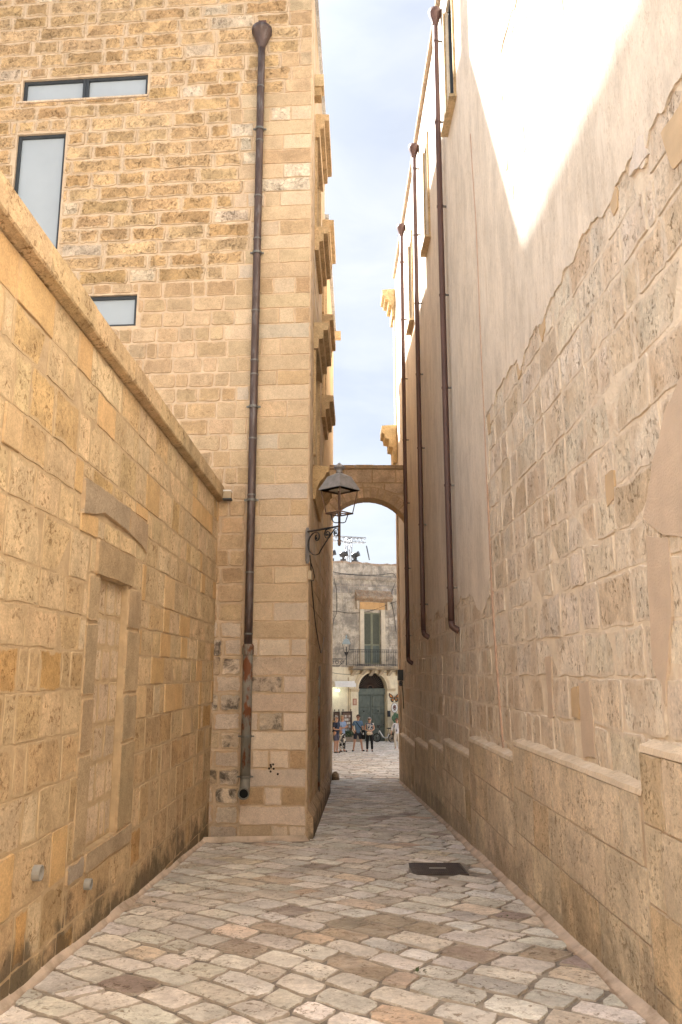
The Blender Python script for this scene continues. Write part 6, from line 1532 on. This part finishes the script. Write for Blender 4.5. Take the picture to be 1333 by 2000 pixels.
# man with the backpack, turned to the right
p1 = person('grey-haired man in navy T-shirt and shorts wearing a dark backpack, turned to his right', spot(657, 38.6), radians(55), 1.66,
            dict(armL=((-0.23, -0.02, 1.13), (-0.12, -0.22, 1.12), (-0.06, -0.28, 1.13)), armR=((0.23, -0.02, 1.13), (0.12, -0.22, 1.10), (0.06, -0.28, 1.11)), stance=0.10, lean=0.02),
            dict(hair=(GREYH, 'short'), shirt=NAVY, bottom=GREYB, legs='short', shoes=DSHOE))
carried('backpack', 'dark backpack with a straw hat tied on, worn by the man in navy', 'backpack', p1, lambda t: (bag(t, (0, 0.22, 0.98), (0.34, 0.2, 0.46), BLK, 'pack', [(-0.12, 0.12, 1.36), (-0.13, -0.1, 1.43), (-0.13, -0.16, 1.28), (-0.14, 0.1, 1.05)]), bag(t, (0, 0.33, 1.0), (0.22, 0.08, 0.2), BLK, 'front_pocket')))
carried('straw_hat', 'straw hat hanging on top of the dark backpack', 'hat', p1, lambda t: lbuild(MB().lathe([(0.17, 0.0), (0.10, 0.012), (0.085, 0.09), (0.05, 0.105), (0, 0.106)], 14, Matrix.Translation((0.02, 0.26, 1.44)) @ Matrix.Rotation(radians(-25), 4, 'X'), smooth=True), 'hat_body', STRAW, t))
# woman in floral trousers
p2 = person('blond woman in a light blue shirt and black and white floral trousers, hands together', spot(669, 39.9), radians(50), 1.69,
            dict(armL=((-0.24, -0.04, 1.14), (-0.10, -0.24, 1.17), (-0.03, -0.28, 1.22)), armR=((0.24, -0.04, 1.14), (0.10, -0.25, 1.18), (0.04, -0.29, 1.23)), stance=0.09, feet=(0.03, -0.05)),
            dict(hair=(BLOND, 'long'), shirt=LBLUE, bottom=FLOR, legs='long', cuff=0.075, shoes=DSHOE, glasses=False))
# man with the shoulder bag
p3 = person('dark-haired man in a blue polo shirt and navy shorts, feet apart, with a crossbody strap', spot(699.5, 40.6), radians(8), 1.72,
            dict(armL=((-0.25, 0.05, 1.14), (-0.20, -0.08, 0.95), (-0.19, -0.10, 0.90)), armR=((0.25, 0.02, 1.13), (0.24, -0.04, 0.90), (0.235, -0.06, 0.83)), stance=0.22, toe=0.09, headx=0.02),
            dict(hair=(BROWNH, 'short'), shirt=DENIM, bottom=fabric('navy_shorts', (0.022, 0.026, 0.04)), legs='short', shoes=DSHOE))
carried('shoulder_bag', 'black jacket-draped shoulder bag hanging at the hip of the man in blue', 'bag', p3, lambda t: (bag(t, (0.27, -0.10, 0.58), (0.20, 0.14, 0.44), BLK, 'bag_body', [(-0.13, -0.03, 1.45), (-0.02, -0.16, 1.30), (0.12, -0.17, 1.12), (0.24, -0.12, 0.96)]), lbuild(MB().box((0.22, -0.18, 0.80), (0.27, -0.165, 0.90)), 'white_tag', WHT, t)))
# woman in black trousers
p4 = person('woman in sunglasses, patterned sleeveless top and black trousers, hands at her waist', spot(722.5, 40.2), radians(-6), 1.60,
            dict(armL=((-0.24, 0.03, 1.14), (-0.09, -0.17, 1.06), (-0.02, -0.19, 1.06)), armR=((0.24, 0.03, 1.14), (0.09, -0.17, 1.06), (0.02, -0.20, 1.08)), stance=0.13, toe=0.03),
            dict(hair=(GREYH, 'long'), shirt=PATT, sleeve=0.16, bottom=BLK, legs='long', cuff=0.066, shoes=DSHOE, tucked=True))
carried('waist_bag', 'cream waist bag on a white strap worn by the woman in black trousers', 'bag', p4, lambda t: bag(t, (0, -0.21, 0.86), (0.26, 0.12, 0.17), TAN, 'bag_body', [(-0.12, -0.02, 1.45), (-0.10, -0.17, 1.30), (-0.06, -0.19, 1.0)]))
# woman in white, half hidden by the wall
p5 = person('woman in a loose white blouse and cream trousers, partly hidden by the right wall', spot(776.5, 43.5), radians(-10), 1.56,
            dict(armL=((-0.28, 0.04, 1.16), (-0.33, 0.0, 0.94), (-0.34, -0.02, 0.87)), armR=((0.25, 0.04, 1.14), (0.22, -0.06, 0.92), (0.21, -0.08, 0.86)), stance=0.11, feet=(0.02, -0.06)),
            dict(hair=((0.10, 0.05, 0.03), 'short'), shirt=WHT, sleeve=1.6, bottom=CREAM, legs='long', cuff=0.07, shoes=WSHOE))
carried('rucksack', 'dark rucksack with shoulder straps on the woman in white', 'backpack', p5, lambda t: (bag(t, (0, 0.23, 0.98), (0.30, 0.16, 0.42), NAVY, 'pack'), lbuild(MB().tube([(-0.13, 0.1, 1.40), (-0.13, -0.12, 1.40), (-0.14, -0.16, 1.22)], 0.02, 6).tube([(0.13, 0.1, 1.40), (0.13, -0.12, 1.40), (0.14, -0.16, 1.22)], 0.02, 6), 'straps', NAVY, t)))
carried('hanging_pendant', 'dark phone hanging on a neck cord before the white blouse', 'phone', p5, lambda t: (lbuild(MB().box((-0.03, -0.175, 1.0), (0.03, -0.16, 1.12)), 'phone_case', NAVY, t), lbuild(MB().tube([(-0.06, -0.08, 1.44), (0, -0.165, 1.12), (0.06, -0.08, 1.44)], 0.006, 5), 'cord', NAVY, t)))
